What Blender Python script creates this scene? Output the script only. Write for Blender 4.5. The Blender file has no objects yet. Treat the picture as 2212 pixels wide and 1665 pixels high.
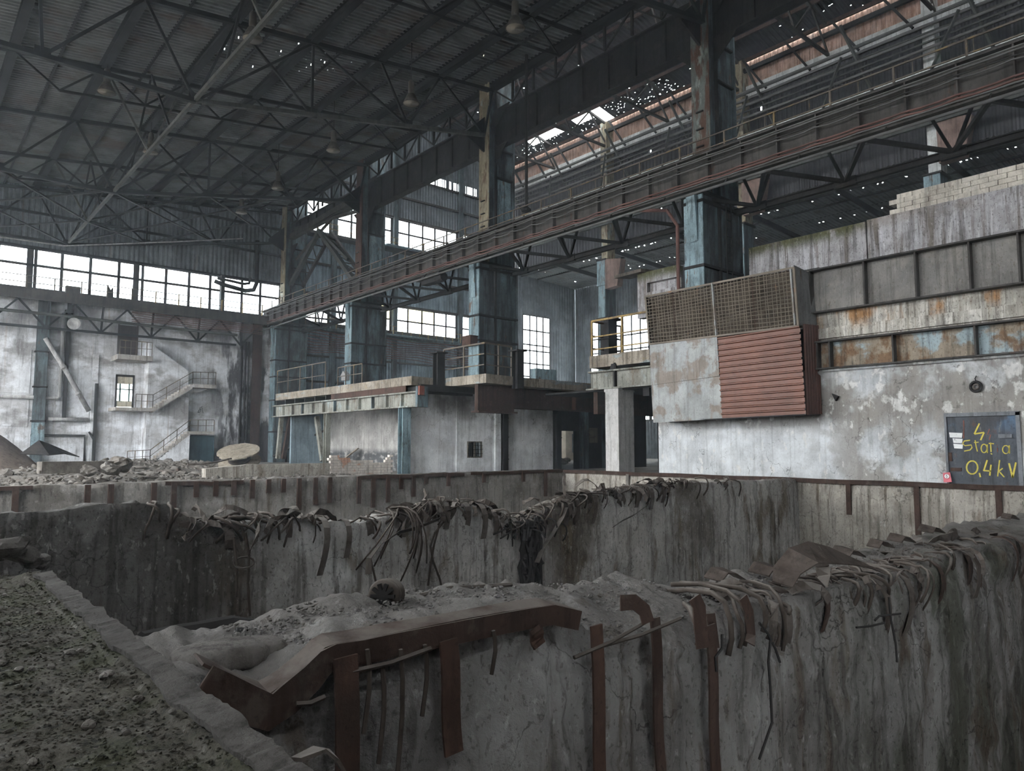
import bpy, math, random
import numpy as np
from mathutils import Vector, noise
R = random.Random(7)
sc = bpy.context.scene
col = sc.collection

# ---------------------------------------------------------------- camera, sky, exposure
FPX, IW, IH = 1560.0, 2212, 1665
PITCH = math.atan((962 - IH / 2) / FPX)
HEAD = math.radians(40.7)
EYE = np.array([0.0, 0.0, 1.7])
cam_d = bpy.data.cameras.new('camera')
cam_d.sensor_width = 36.0
cam_d.lens = FPX / IW * 36.0
cam_d.clip_end = 600
cam = bpy.data.objects.new('camera', cam_d)
cam.location = EYE
cam.rotation_euler = (math.pi / 2 + PITCH, 0, -HEAD)
col.objects.link(cam)
sc.camera = cam

world = bpy.data.worlds.new('overcast_sky')
sc.world = world
world.use_nodes = True
bg = world.node_tree.nodes['Background']
bg.inputs[0].default_value = (0.93, 0.97, 1.0, 1)
bg.inputs[1].default_value = 11.5

sc.view_settings.view_transform = 'Standard'
sc.view_settings.look = 'None'
sc.view_settings.gamma = 1.0
sc.view_settings.exposure = 0.1
sc.view_settings.use_curve_mapping = False
sc.cycles.use_denoising = True
sc.cycles.max_bounces = 8
sc.cycles.diffuse_bounces = 5
sc.cycles.transparent_max_bounces = 16

# ---------------------------------------------------------------- pixel -> place helpers
_f = np.array([math.sin(HEAD) * math.cos(PITCH), math.cos(HEAD) * math.cos(PITCH), math.sin(PITCH)])
_r = np.array([math.cos(HEAD), -math.sin(HEAD), 0.0])
_u = np.cross(_r, _f)


def P(px, py, X=None, Y=None, Z=None):
    d = _f + (px - IW / 2) / FPX * _r + (IH / 2 - py) / FPX * _u
    t = (X - EYE[0]) / d[0] if X is not None else (Y - EYE[1]) / d[1] if Y is not None else (Z - EYE[2]) / d[2]
    return EYE + t * d


# ---------------------------------------------------------------- mesh builder
def V3(a):
    return np.array(a, dtype=float)


def unit(v):
    n = np.linalg.norm(v)
    return v / n if n > 1e-9 else v


class MB:
    def __init__(s):
        s.v = []
        s.f = []

    def add(s, vs, fs):
        o = len(s.v)
        s.v += [tuple(map(float, p)) for p in vs]
        s.f += [tuple(o + i for i in f) for f in fs]
        return s

    def obox(s, c, a, b, d):
        c, a, b, d = V3(c), V3(a), V3(b), V3(d)
        vs = [c + i * a + j * b + k * d for i in (-1, 1) for j in (-1, 1) for k in (-1, 1)]
        fs = [(0, 1, 3, 2), (4, 6, 7, 5), (0, 4, 5, 1), (2, 3, 7, 6), (0, 2, 6, 4), (1, 5, 7, 3)]
        if np.dot(np.cross(a, b), d) < 0:
            fs = [f[::-1] for f in fs]
        return s.add(vs, fs)

    def box(s, x0, x1, y0, y1, z0, z1):
        return s.obox(((x0 + x1) / 2, (y0 + y1) / 2, (z0 + z1) / 2), (abs(x1 - x0) / 2, 0, 0), (0, abs(y1 - y0) / 2, 0), (0, 0, abs(z1 - z0) / 2))

    def beam(s, p, q, w, h, up=(0, 0, 1)):
        p, q, up = V3(p), V3(q), V3(up)
        d = unit(q - p)
        if abs(np.dot(d, up)) > 0.98:
            up = V3((0, 1, 0)) if abs(d[1]) < 0.9 else V3((1, 0, 0))
        a = unit(np.cross(d, up))
        b = np.cross(a, d)
        return s.obox((p + q) / 2, (q - p) / 2, a * w / 2, b * h / 2)

    def ibeam(s, p, q, w, h, t=0.03, up=(0, 0, 1)):
        p, q, up = V3(p), V3(q), V3(up)
        d = unit(q - p)
        if abs(np.dot(d, up)) > 0.98:
            up = V3((0, 1, 0)) if abs(d[1]) < 0.9 else V3((1, 0, 0))
        a = unit(np.cross(d, up))
        b = np.cross(a, d)
        s.obox((p + q) / 2, (q - p) / 2, a * t / 2, b * (h / 2 - t))
        for k in (-1, 1):
            s.obox((p + q) / 2 + b * k * (h / 2 - t / 2), (q - p) / 2, a * w / 2, b * t / 2)
        return s

    def tube(s, pts, r, n=6, cap=True):
        pts = [V3(p) for p in pts]
        m = len(pts)
        vs = []
        a = None
        for i, p in enumerate(pts):
            d = unit(pts[min(i + 1, m - 1)] - pts[max(i - 1, 0)])
            if a is None:
                ref = V3((0, 0, 1)) if abs(d[2]) < 0.9 else V3((1, 0, 0))
                a = unit(np.cross(d, ref))
            a = unit(a - d * np.dot(a, d))
            b = np.cross(d, a)
            rr = r[i] if isinstance(r, (list, tuple)) else r
            vs += [p + rr * (math.cos(2 * math.pi * k / n) * a + math.sin(2 * math.pi * k / n) * b) for k in range(n)]
        fs = [(i * n + k, i * n + (k + 1) % n, (i + 1) * n + (k + 1) % n, (i + 1) * n + k) for i in range(m - 1) for k in range(n)]
        if cap:
            fs += [tuple(range(n))[::-1], tuple((m - 1) * n + k for k in range(n))]
        return s.add(vs, fs)

    def poly(s, pts, thick):
        """flat polygon (list of 3d points) given thickness along its normal"""
        pts = [V3(p) for p in pts]
        nn = V3((0, 0, 0))
        for i in range(len(pts)):
            nn = nn + np.cross(pts[i], pts[(i + 1) % len(pts)])
        nn = unit(nn)
        m = len(pts)
        vs = [p + nn * thick / 2 for p in pts] + [p - nn * thick / 2 for p in pts]
        fs = [tuple(range(m)), tuple(range(2 * m - 1, m - 1, -1))]
        fs += [(i, m + i, m + (i + 1) % m, (i + 1) % m) for i in range(m)]
        return s.add(vs, fs)

    def ribbon(s, pts, side, w, t=0.012):
        """bent flat strip: centre line pts, side vectors, width w"""
        pts = [V3(p) for p in pts]
        m = len(pts)
        sv = [unit(V3(x)) for x in side] if isinstance(side[0], (list, tuple, np.ndarray)) else [unit(V3(side))] * m
        ww = w if isinstance(w, (list, tuple)) else [w] * m
        vs = []
        for i, p in enumerate(pts):
            d = unit(pts[min(i + 1, m - 1)] - pts[max(i - 1, 0)])
            a = unit(sv[i] - d * np.dot(sv[i], d))
            n_ = np.cross(d, a)
            for (i1, i2) in ((-1, -1), (1, -1), (1, 1), (-1, 1)):
                vs.append(p + a * ww[i] / 2 * i1 + n_ * t / 2 * i2)
        fs = [(i * 4 + k, i * 4 + (k + 1) % 4, i * 4 + 4 + (k + 1) % 4, i * 4 + 4 + k) for i in range(m - 1) for k in range(4)]
        fs += [(3, 2, 1, 0), tuple((m - 1) * 4 + k for k in range(4))]
        return s.add(vs, fs)

    def corr(s, o, U, Vv, period=0.25, amp=0.04, nv=1, hole=None, shape=(0, .3, .5, .8)):
        """corrugated sheet from corner o, waves across U, running along Vv"""
        o, U, Vv = V3(o), V3(U), V3(Vv)
        L = np.linalg.norm(U)
        n = max(1, int(round(L / period)))
        N = unit(np.cross(U, Vv))
        us, hs = [], []
        for i in range(n):
            for ph, h in zip(shape, (0, 0, 1, 1)):
                us.append((i + ph) / n)
                hs.append(h * amp)
        us.append(1.0)
        hs.append(0)
        m = len(us)
        vs = [o + U * us[i] + Vv * (j / nv) + N * hs[i] for j in range(nv + 1) for i in range(m)]
        fs = []
        for j in range(nv):
            for i in range(m - 1):
                if hole and hole(us[i], (j + .5) / nv):
                    continue
                fs.append((j * m + i, j * m + i + 1, (j + 1) * m + i + 1, (j + 1) * m + i))
        return s.add(vs, fs)

    def grid(s, fn, us, vs_):
        vs = [fn(u, v) for v in vs_ for u in us]
        n = len(us)
        fs = [(j * n + i, j * n + i + 1, (j + 1) * n + i + 1, (j + 1) * n + i) for j in range(len(vs_) - 1) for i in range(n - 1)]
        return s.add(vs, fs)

    def lathe(s, c, prof, axis=(0, 0, 1), n=16):
        c, ax = V3(c), unit(V3(axis))
        ref = V3((1, 0, 0)) if abs(ax[0]) < 0.9 else V3((0, 1, 0))
        a = unit(np.cross(ax, ref))
        b = np.cross(ax, a)
        vs = [c + ax * h + r * (math.cos(2 * math.pi * k / n) * a + math.sin(2 * math.pi * k / n) * b) for r, h in prof for k in range(n)]
        m = len(prof)
        fs = [(i * n + k, i * n + (k + 1) % n, (i + 1) * n + (k + 1) % n, (i + 1) * n + k) for i in range(m - 1) for k in range(n)]
        fs += [tuple(range(n))[::-1], tuple((m - 1) * n + k for k in range(n))]
        return s.add(vs, fs)

    def stone(s, c, sx, sy, sz, rnd, sub=0):
        t = (1 + 5 ** .5) / 2
        base = [(-1, t, 0), (1, t, 0), (-1, -t, 0), (1, -t, 0), (0, -1, t), (0, 1, t), (0, -1, -t), (0, 1, -t), (t, 0, -1), (t, 0, 1), (-t, 0, -1), (-t, 0, 1)]
        fs = [(0, 11, 5), (0, 5, 1), (0, 1, 7), (0, 7, 10), (0, 10, 11), (1, 5, 9), (5, 11, 4), (11, 10, 2), (10, 7, 6), (7, 1, 8), (3, 9, 4), (3, 4, 2), (3, 2, 6), (3, 6, 8), (3, 8, 9), (4, 9, 5), (2, 4, 11), (6, 2, 10), (8, 6, 7), (9, 8, 1)]
        al = rnd.uniform(0, 6.28)
        ca, sa = math.cos(al), math.sin(al)
        vs = []
        for b in base:
            k = rnd.uniform(.62, 1.2) / 1.9
            x, y, z = b[0] * k * sx, b[1] * k * sy, b[2] * k * sz
            vs.append((c[0] + x * ca - y * sa, c[1] + x * sa + y * ca, c[2] + z))
        for _ in range(sub):
            nf, mid = [], {}

            def mp_(i, j):
                k_ = (min(i, j), max(i, j))
                if k_ not in mid:
                    a, b = V3(vs[i]), V3(vs[j])
                    q = (a + b) / 2
                    d = q - V3(c)
                    q = V3(c) + d * (1.10 + rnd.uniform(-.10, .12))
                    vs.append(tuple(q))
                    mid[k_] = len(vs) - 1
                return mid[k_]
            for (a, b, d) in fs:
                ab, bd, da = mp_(a, b), mp_(b, d), mp_(d, a)
                nf += [(a, ab, da), (b, bd, ab), (d, da, bd), (ab, bd, da)]
            fs = nf
        return s.add(vs, fs)


WL = {}


def build(name, mb, mat, parent=None, smooth=False, org=None):
    me = bpy.data.meshes.new(name)
    vv = np.array(mb.v)
    if org is None:
        lo, hi = vv.min(0), vv.max(0)
        org = np.array([(lo[0] + hi[0]) / 2, (lo[1] + hi[1]) / 2, lo[2]])
    org = V3(org)
    me.from_pydata((vv - org).tolist(), [], mb.f)
    me.materials.append(M[mat] if isinstance(mat, str) else mat)
    if smooth:
        me.polygons.foreach_set('use_smooth', [True] * len(me.polygons))
    me.update()
    o = bpy.data.objects.new(name, me)
    col.objects.link(o)
    if parent is not None:
        o.parent = parent
        o.location = org - WL[parent.name]
    else:
        o.location = org
    WL[o.name] = org
    return o


def thing(name, label, cat, loc, group=None, kind=None):
    o = bpy.data.objects.new(name, None)
    o.empty_display_size = 0.3
    col.objects.link(o)
    o.location = V3(loc)
    WL[o.name] = V3(loc)
    return tag(o, label, cat, group, kind)


def tag(o, label, cat, group=None, kind=None):
    o['label'] = label
    o['category'] = cat
    if group:
        o['group'] = group
    if kind:
        o['kind'] = kind
    return o


def share(src, offset, parent, rotz=None):
    """another piece with the same mesh, placed at world offset"""
    c = src.copy()
    col.objects.link(c)
    c.parent = parent
    c.location = V3(offset) - (WL[parent.name] if parent is not None else 0)
    if rotz is not None:
        c.rotation_euler[2] = rotz
    WL[c.name] = V3(offset)
    return c


def nz(x, y, z=0.0, sc_=1.0):
    return noise.noise(Vector((x * sc_, y * sc_, z * sc_)))


def fbm(x, y, z=0.0, o=4):
    a, s_, t = 0.5, 1.0, 0.0
    for _ in range(o):
        t += a * noise.noise(Vector((x * s_, y * s_, z * s_ + 3.1)))
        a *= .5
        s_ *= 2.03
    return t


# ---------------------------------------------------------------- materials
M = {}


def mat(name, base, layers=(), rough=0.85, metal=0.0, bump=0.3, bscale=8.0, bdist=0.03, dust=None, varA=0.25, vscale=0.6, grime=.5, crack=0.0):
    """procedural: base colour, slow tonal drift, then noise-masked layers
    layer = (colour, (sx, sy, sz), lo, hi, amount[, axis, a0, a1])  the optional axis window limits it to a range of the place"""
    m = bpy.data.materials.new(name)
    m.use_nodes = True
    nt = m.node_tree
    N, L = nt.nodes, nt.links
    bs = N['Principled BSDF']
    bs.inputs['Roughness'].default_value = rough
    bs.inputs['Metallic'].default_value = metal
    bs.inputs['Specular IOR Level'].default_value = 0.25
    geo = N.new('ShaderNodeNewGeometry')
    sep = N.new('ShaderNodeSeparateXYZ')
    L.new(geo.outputs['Position'], sep.inputs[0])

    def noise_fac(scale, lo, hi, seed, detail=5, rg=.6):
        mp = N.new('ShaderNodeMapping')
        mp.inputs['Scale'].default_value = scale
        mp.inputs['Location'].default_value = (seed * 3.7, seed * 1.3, seed * 2.1)
        L.new(geo.outputs['Position'], mp.inputs[0])
        n = N.new('ShaderNodeTexNoise')
        n.inputs['Scale'].default_value = 1.0
        n.inputs['Detail'].default_value = detail
        n.inputs['Roughness'].default_value = rg
        L.new(mp.outputs[0], n.inputs['Vector'])
        mr = N.new('ShaderNodeMapRange')
        mr.interpolation_type = 'SMOOTHSTEP'
        mr.inputs['From Min'].default_value = lo
        mr.inputs['From Max'].default_value = hi
        L.new(n.outputs['Fac'], mr.inputs['Value'])
        return mr.outputs[0], n.outputs['Fac']

    def mixc(fac, a, b):
        mx = N.new('ShaderNodeMix')
        mx.data_type = 'RGBA'
        L.new(fac, mx.inputs[0])
        for s_, v in ((mx.inputs[6], a), (mx.inputs[7], b)):
            if hasattr(v, 'node'):
                L.new(v, s_)
            else:
                s_.default_value = (*v, 1)
        return mx.outputs[2]

    def math_(op, a, b):
        q = N.new('ShaderNodeMath')
        q.operation = op
        for s_, v in ((q.inputs[0], a), (q.inputs[1], b)):
            if hasattr(v, 'node'):
                L.new(v, s_)
            else:
                s_.default_value = v
        return q.outputs[0]

    seed = (sum(map(ord, name)) % 37) + 1
    f0, raw0 = noise_fac((vscale, vscale, vscale), .3, .7, seed, 7, .65)
    c = mixc(f0, tuple(x * (1 - varA) for x in base), tuple(min(1, x * (1 + varA)) for x in base))
    for i, ly in enumerate(layers):
        colr, scl, lo, hi, amt = ly[:5]
        f, _ = noise_fac(scl, lo, hi, seed + 5 * i + 2)
        f = math_('MULTIPLY', f, amt)
        if len(ly) > 5:
            mr = N.new('ShaderNodeMapRange')
            mr.interpolation_type = 'SMOOTHSTEP'
            mr.inputs['From Min'].default_value = ly[6]
            mr.inputs['From Max'].default_value = ly[7]
            L.new(sep.outputs['XYZ'.index(ly[5])], mr.inputs['Value'])
            f = math_('MULTIPLY', f, mr.outputs[0])
            if len(ly) > 8:
                mr = N.new('ShaderNodeMapRange')
                mr.interpolation_type = 'SMOOTHSTEP'
                mr.inputs['From Min'].default_value = ly[9]
                mr.inputs['From Max'].default_value = ly[10]
                L.new(sep.outputs['XYZ'.index(ly[8])], mr.inputs['Value'])
                f = math_('MULTIPLY', f, mr.outputs[0])
        c = mixc(f, c, colr)
    def scalec(fac, k_, colr):      # darken or lighten the colour where fac says so
        mx = N.new('ShaderNodeMix')
        mx.data_type = 'RGBA'
        mx.blend_type = 'MULTIPLY'
        L.new(fac, mx.inputs[0])
        L.new(colr, mx.inputs[6])
        mx.inputs[7].default_value = (k_, k_ * .97, k_ * .93, 1)
        return mx.outputs[2]

    if grime:       # vertical run-off streaks, dark specks and pale chips
        f, _ = noise_fac((5.5, 5.5, .30), .50, .64, seed + 61)
        c = scalec(math_('MULTIPLY', f, grime), .38, c)
        f, _ = noise_fac((17, 17, 12), .57, .64, seed + 67)
        c = scalec(math_('MULTIPLY', f, grime), .45, c)
        f, _ = noise_fac((1.3, 1.3, 1.0), .50, .56, seed + 71)
        c = scalec(math_('MULTIPLY', f, grime * .6), .62, c)
        f, _ = noise_fac((11, 11, 5), .60, .65, seed + 73)
        mx = N.new('ShaderNodeMix')
        mx.data_type = 'RGBA'
        mx.blend_type = 'ADD'
        L.new(math_('MULTIPLY', f, grime * .8), mx.inputs[0])
        L.new(c, mx.inputs[6])
        mx.inputs[7].default_value = tuple(.4 * x for x in base) + (1,)
        c = mx.outputs[2]
    if crack:
        mp = N.new('ShaderNodeMapping')
        mp.inputs['Scale'].default_value = (.8, .8, .6)
        L.new(geo.outputs['Position'], mp.inputs[0])
        dn = N.new('ShaderNodeTexNoise')
        dn.inputs['Scale'].default_value = 2.4
        dn.inputs['Detail'].default_value = 5
        L.new(geo.outputs['Position'], dn.inputs['Vector'])
        ad = N.new('ShaderNodeMix')
        ad.data_type = 'RGBA'
        ad.blend_type = 'ADD'
        ad.inputs[0].default_value = .55
        L.new(mp.outputs[0], ad.inputs[6])
        L.new(dn.outputs['Color'], ad.inputs[7])
        vo = N.new('ShaderNodeTexVoronoi')
        vo.feature = 'DISTANCE_TO_EDGE'
        vo.inputs['Scale'].default_value = 1.3
        L.new(ad.outputs[2], vo.inputs['Vector'])
        mr = N.new('ShaderNodeMapRange')
        mr.inputs['From Min'].default_value = .012
        mr.inputs['From Max'].default_value = .003
        L.new(vo.outputs['Distance'], mr.inputs['Value'])
        f, _ = noise_fac((.5, .5, .5), .46, .56, seed + 79)
        c = scalec(math_('MULTIPLY', math_('MULTIPLY', mr.outputs[0], f), crack), .25, c)
    if dust:      # dust on upward faces, also painting in the stronger light tops receive
        sn = N.new('ShaderNodeSeparateXYZ')
        L.new(geo.outputs['Normal'], sn.inputs[0])
        mr = N.new('ShaderNodeMapRange')
        mr.interpolation_type = 'SMOOTHSTEP'
        mr.inputs['From Min'].default_value = .25
        mr.inputs['From Max'].default_value = .85
        L.new(sn.outputs['Z'], mr.inputs['Value'])
        fd, _ = noise_fac((2.5, 2.5, 2.5), .28, .6, seed + 50)
        c = mixc(math_('MULTIPLY', math_('MULTIPLY', mr.outputs[0], fd), dust[1]), c, dust[0])
    L.new(c, bs.inputs['Base Color'])
    if bump:
        bn = N.new('ShaderNodeBump')
        bn.inputs['Strength'].default_value = bump
        bn.inputs['Distance'].default_value = bdist
        _, rb = noise_fac((bscale, bscale, bscale), 0, 1, seed + 31, 6, .7)
        L.new(rb, bn.inputs['Height'])
        L.new(bn.outputs[0], bs.inputs['Normal'])
    M[name] = m
    return m


RUST = (.074, .043, .033)
DARKRUST = (.040, .028, .023)
SOOT = (.035, .035, .038)
# concretes
mat('pit_concrete', (.21, .195, .175), [((.40, .38, .35), (1.1, 1.1, .7), .5, .72, .65), ((.08, .07, .058), (.35, .35, .25), .5, .66, .8), ((.085, .062, .042), (3.5, 3.5, .35), .56, .7, .75), ((.5, .48, .45), (9, 9, 6), .62, .74, .5), ((.05, .046, .04), (14, 14, 12), .62, .74, .6)], bump=.8, bscale=9, bdist=.06, grime=.6, crack=.6)
mat('pit_concrete_light', (0.344, 0.316, 0.275), [((0.492, 0.459, 0.410), (.9, .9, .6), .48, .7, .7), ((0.131, 0.094, 0.061), (1.6, 1.6, .45), .55, .72, .75), ((0.115, 0.082, 0.053), (5, 5, .25), .58, .7, .7), ((0.541, 0.525, 0.492), (7, 7, 4), .62, .76, .55), ((0.082, 0.070, 0.057), (12, 12, 9), .64, .76, .5)], bump=.7, bscale=8, bdist=.05, grime=.7, crack=.8)
mat('dust_near', (.25, .24, .228), [((.42, .41, .395), (1.4, 1.4, .9), .5, .72, .7), ((.11, .10, .088), (.8, .8, .35), .52, .68, .75), ((.13, .10, .075), (4.5, 4.5, .35), .56, .68, .7), ((.55, .54, .52), (11, 11, 7), .6, .72, .6), ((.06, .055, .05), (16, 16, 14), .6, .72, .7), ((.075, .078, .055), (.7, .7, .4), .40, .56, .85, 'X', 7.5, 11.0), ((.11, .075, .05), (1.2, 1.2, .4), .54, .64, .7, 'X', 6.0, 9.0)], bump=1.0, bscale=12, bdist=.06, dust=((.21, .195, .18), .9), grime=.7, crack=.8)  # its pale dust also paints the crest top as better lit
mat('plate_brown', (.085, .068, .058), [((.05, .036, .029), (3, 3, 3), .5, .66, .8), ((.13, .11, .095), (6, 6, 6), .56, .7, .6)], rough=.85, bump=.5, bscale=16)
mat('lip', (.10, .092, .084), [((.17, .158, .145), (2.5, 2.5, 2.5), .5, .7, .6), ((.045, .04, .036), (7, 7, 7), .52, .68, .7)], bump=1.0, bscale=18, bdist=.05)
mat('pit_mid', (.44, .42, .395), [((.62, .61, .595), (1.1, 1.1, .7), .5, .72, .7), ((.12, .10, .077), (.30, .30, .22), .50, .64, .85), ((.15, .115, .073), (1.1, 1.1, .35), .54, .66, .8), ((.045, .034, .025), (4.5, 4.5, .3), .57, .7, .75), ((.62, .61, .6), (9, 9, 5), .6, .72, .6), ((.05, .047, .04), (13, 13, 9), .6, .72, .6), ((.045, .042, .038), (.5, .5, .5), .2, .5, .8, 'X', 7.0, 4.5)], bump=.9, bscale=9, bdist=.06, grime=.7, crack=.7)
mat('pit_far', (.22, .205, .185), [((.38, .365, .34), (.9, .9, .7), .48, .7, .7), ((.09, .078, .062), (.5, .5, .4), .5, .66, .75), ((.10, .072, .05), (4, 4, .35), .56, .7, .7), ((.46, .44, .41), (8, 8, 5), .6, .73, .6)], bump=.7, bscale=8, bdist=.05, grime=.6, crack=.5)
mat('dust_concrete', (.125, .115, .105), [((.24, .22, .20), (1.6, 1.6, 1.6), .48, .72, .6), ((.05, .045, .04), (5, 5, 5), .52, .7, .7), ((.36, .34, .31), (16, 16, 16), .63, .75, .5)], bump=.9, bscale=14, bdist=.05)
mat('moss_gravel', (.105, .096, .076), [((.075, .082, .045), (2.2, 2.2, 2.2), .45, .62, .7), ((.24, .225, .20), (16, 16, 16), .56, .68, .8), ((.03, .028, .022), (22, 22, 22), .52, .64, .8)], bump=1.0, bscale=22, bdist=.05)
mat('floor_concrete', (.27, .25, .225), [((.42, .40, .36), (.8, .8, .8), .5, .7, .6), ((.10, .09, .08), (.35, .35, .35), .5, .68, .7)], bump=.5)
mat('rubble', (0.176, 0.160, 0.141), [((0.279, 0.262, 0.238), (1.7, 1.7, 1.7), .5, .68, .7), ((0.107, 0.094, 0.082), (2.6, 2.6, 2.6), .52, .68, .75), ((0.197, 0.123, 0.094), (.8, .8, .8), .6, .72, .6)], bump=.8, bscale=10, bdist=.05)
mat('rubble_dark', (.12, .105, .09), [((.25, .23, .2), (1.7, 1.7, 1.7), .5, .7, .6)], bump=.8, bscale=10)
# plaster and whitewash
mat('end_whitewash', (0.696, 0.708, 0.731), [((0.418, 0.406, 0.400), (.35, .35, .8), .45, .64, .75), ((0.870, 0.893, 0.928), (.8, .8, .5), .55, .72, .6), ((0.139, 0.128, 0.128), (.9, .9, .14), .58, .70, .8), ((0.064, 0.060, 0.064), (.75, .75, .22), .43, .53, .97, 'X', 22.8, 25.6), ((0.186, 0.180, 0.191), (.4, .4, .3), .36, .58, .85, 'Z', 9.0, 13.5), ((0.371, 0.290, 0.232), (2.4, 2.4, .1), .62, .74, .5), ((0.197, 0.180, 0.168), (.22, .22, .35), .52, .62, .7)], bump=.3, bscale=5, grime=.32, crack=.5)
mat('right_plaster', (0.541, 0.558, 0.566), [((0.492, 0.508, 0.525), (.6, .6, 1.6), .5, .7, .5), ((0.246, 0.228, 0.209), (.55, .55, .55), .38, .54, .95, 'Z', 1.9, 3.0), ((0.295, 0.275, 0.250), (.9, .9, .9), .44, .58, .9, 'Y', 15.5, 12.0), ((0.623, 0.615, 0.590), (1.5, 1.5, 1.1), .56, .64, .9, 'Z', 2.0, 3.0), ((0.656, 0.648, 0.623), (2.6, 2.6, 1.8), .58, .66, .9), ((0.139, 0.127, 0.115), (3.2, 3.2, 3.2), .62, .72, .8, 'Z', 1.6, 3.4), ((0.344, 0.271, 0.197), (2.6, 2.6, .3), .62, .74, .55, 'Z', 2.4, 4)], bump=.45, bscale=6, bdist=.04, grime=.28, crack=.8)
mat('band_concrete', (0.410, 0.385, 0.340), [((0.640, 0.615, 0.566), (4, 4, .5), .5, .62, .8), ((0.246, 0.217, 0.172), (5, 5, .4), .54, .66, .7), ((0.344, 0.172, 0.061), (1.1, 1.1, .35), .46, .60, .9, 'Z', 6.1, 6.8), ((0.271, 0.254, 0.230), (1.2, 1.2, 1.2), .55, .66, .7)], bump=.5, bscale=7, grime=.8, crack=.5)
mat('upper_wall', (0.377, 0.365, 0.373), [((0.492, 0.488, 0.517), (1.2, 1.2, .3), .5, .66, .8), ((0.164, 0.139, 0.119), (2.4, 2.4, .18), .5, .64, .9), ((0.574, 0.566, 0.574), (6, 6, .5), .58, .68, .7), ((0.107, 0.098, 0.082), (5, 5, .3), .6, .72, .8), ((0.262, 0.230, 0.205), (.6, .6, .9), .42, .6, .8, 'Z', 10.8, 11.5), ((0.078, 0.082, 0.033), (.9, .9, .5), .34, .5, .95, 'Z', 10.75, 11.4, 'Y', 12.8, 14.0)], bump=.5, bscale=6, grime=.8, crack=.6)
mat('white_block', (0.779, 0.791, 0.814), [((0.590, 0.578, 0.572), (.5, .5, .9), .48, .68, .6), ((0.153, 0.142, 0.136), (1.1, 1.1, 1.1), .58, .7, .7, 'Z', 2.2, 3.6), ((0.189, 0.177, 0.165), (.5, .5, .3), .36, .6, .85, 'Z', 3.0, 3.9), ((0.448, 0.425, 0.401), (5, 5, 3), .63, .73, .6)], bump=.3, bscale=5, grime=.3, crack=.7)
mat('inner_plaster', (.40, .385, .365), [((.24, .23, .215), (.7, .7, .5), .48, .66, .7), ((.06, .065, .07), (1.5, 1.5, 3), .3, .5, .9, 'Z', 1.6, 1.1)], bump=.3, grime=.4, crack=.7)
mat('deck_concrete', (0.295, 0.258, 0.209), [((0.164, 0.131, 0.094), (1.6, 1.6, .8), .5, .66, .75), ((0.394, 0.361, 0.316), (1.1, 1.1, 1.1), .54, .7, .6), ((0.246, 0.312, 0.344), (.5, .5, 2), .58, .66, .7), ((0.328, 0.238, 0.082), (.9, .9, 2), .6, .7, .6)], bump=.4, bscale=7, grime=.8)
mat('pillar_plaster', (0.492, 0.480, 0.463), [((0.590, 0.582, 0.574), (1.5, 1.5, 1.5), .52, .7, .6), ((0.344, 0.320, 0.295), (4, 4, 2), .58, .7, .6)], bump=.7, bscale=5, bdist=.06, grime=.4, crack=.5)
mat('brick', (.62, .56, .50), [((.55, .30, .20), (1.3, 1.3, 1.3), .54, .62, .85), ((.74, .71, .67), (3, 3, 3), .55, .7, .6)], bump=.5)
# steels
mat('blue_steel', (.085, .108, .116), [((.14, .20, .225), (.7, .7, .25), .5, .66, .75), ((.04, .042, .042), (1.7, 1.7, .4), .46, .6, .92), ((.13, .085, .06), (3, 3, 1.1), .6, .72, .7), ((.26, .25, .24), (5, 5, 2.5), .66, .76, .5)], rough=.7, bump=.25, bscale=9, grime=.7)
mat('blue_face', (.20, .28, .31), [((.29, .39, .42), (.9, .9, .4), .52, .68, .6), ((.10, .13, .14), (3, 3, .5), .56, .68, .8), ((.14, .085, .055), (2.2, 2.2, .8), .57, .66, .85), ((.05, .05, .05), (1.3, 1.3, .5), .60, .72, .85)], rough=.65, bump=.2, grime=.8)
mat('old_yellow_steel', (.26, .23, .16), [((.11, .065, .04), (3, 3, .9), .5, .62, .9), ((.36, .34, .26), (1.2, 1.2, .5), .55, .68, .6), ((.30, .36, .34), (1.6, 1.6, .7), .58, .66, .7)], rough=.75, bump=.25)
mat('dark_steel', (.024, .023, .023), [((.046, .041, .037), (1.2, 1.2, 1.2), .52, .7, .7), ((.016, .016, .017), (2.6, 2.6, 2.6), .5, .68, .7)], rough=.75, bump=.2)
mat('truss_steel', (.013, .0135, .014), [((.028, .028, .027), (.8, .8, .8), .55, .7, .6)], rough=.75, bump=.15, grime=0)
mat('grey_member', (.060, .063, .058), [((.11, .115, .105), (.8, .8, .8), .52, .7, .6), ((.07, .06, .05), (2, 2, 2), .55, .7, .7)], rough=.75, bump=.15)
mat('girder_steel', (.058, .054, .05), [((.10, .092, .083), (.9, .9, .9), .52, .7, .6), ((.03, .026, .024), (1.4, 1.4, .8), .5, .66, .8), ((.085, .045, .032), (2.5, 2.5, 1.2), .6, .7, .6)], rough=.75, bump=.2)
mat('platform_steel', (.235, .235, .205), [((.14, .108, .08), (1.6, 1.6, .8), .52, .66, .8), ((.32, .375, .375), (.9, .9, .9), .55, .66, .7), ((.10, .08, .065), (4, 4, 1.4), .6, .7, .7)], rough=.75, bump=.2, grime=.8)
mat('rust_steel', RUST, [(DARKRUST, (1.5, 1.5, 1.5), .48, .66, .8), ((.085, .046, .03), (4, 4, 2), .58, .7, .6)], rough=.85, bump=.35, bscale=12)
mat('rust_edge', (.056, .035, .028), [(DARKRUST, (2.2, 2.2, 2.2), .5, .66, .8), ((.10, .083, .07), (3.2, 3.2, 3.2), .56, .7, .6)], rough=.85, bump=.4, bscale=14, dust=((.20, .175, .155), .7))
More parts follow.
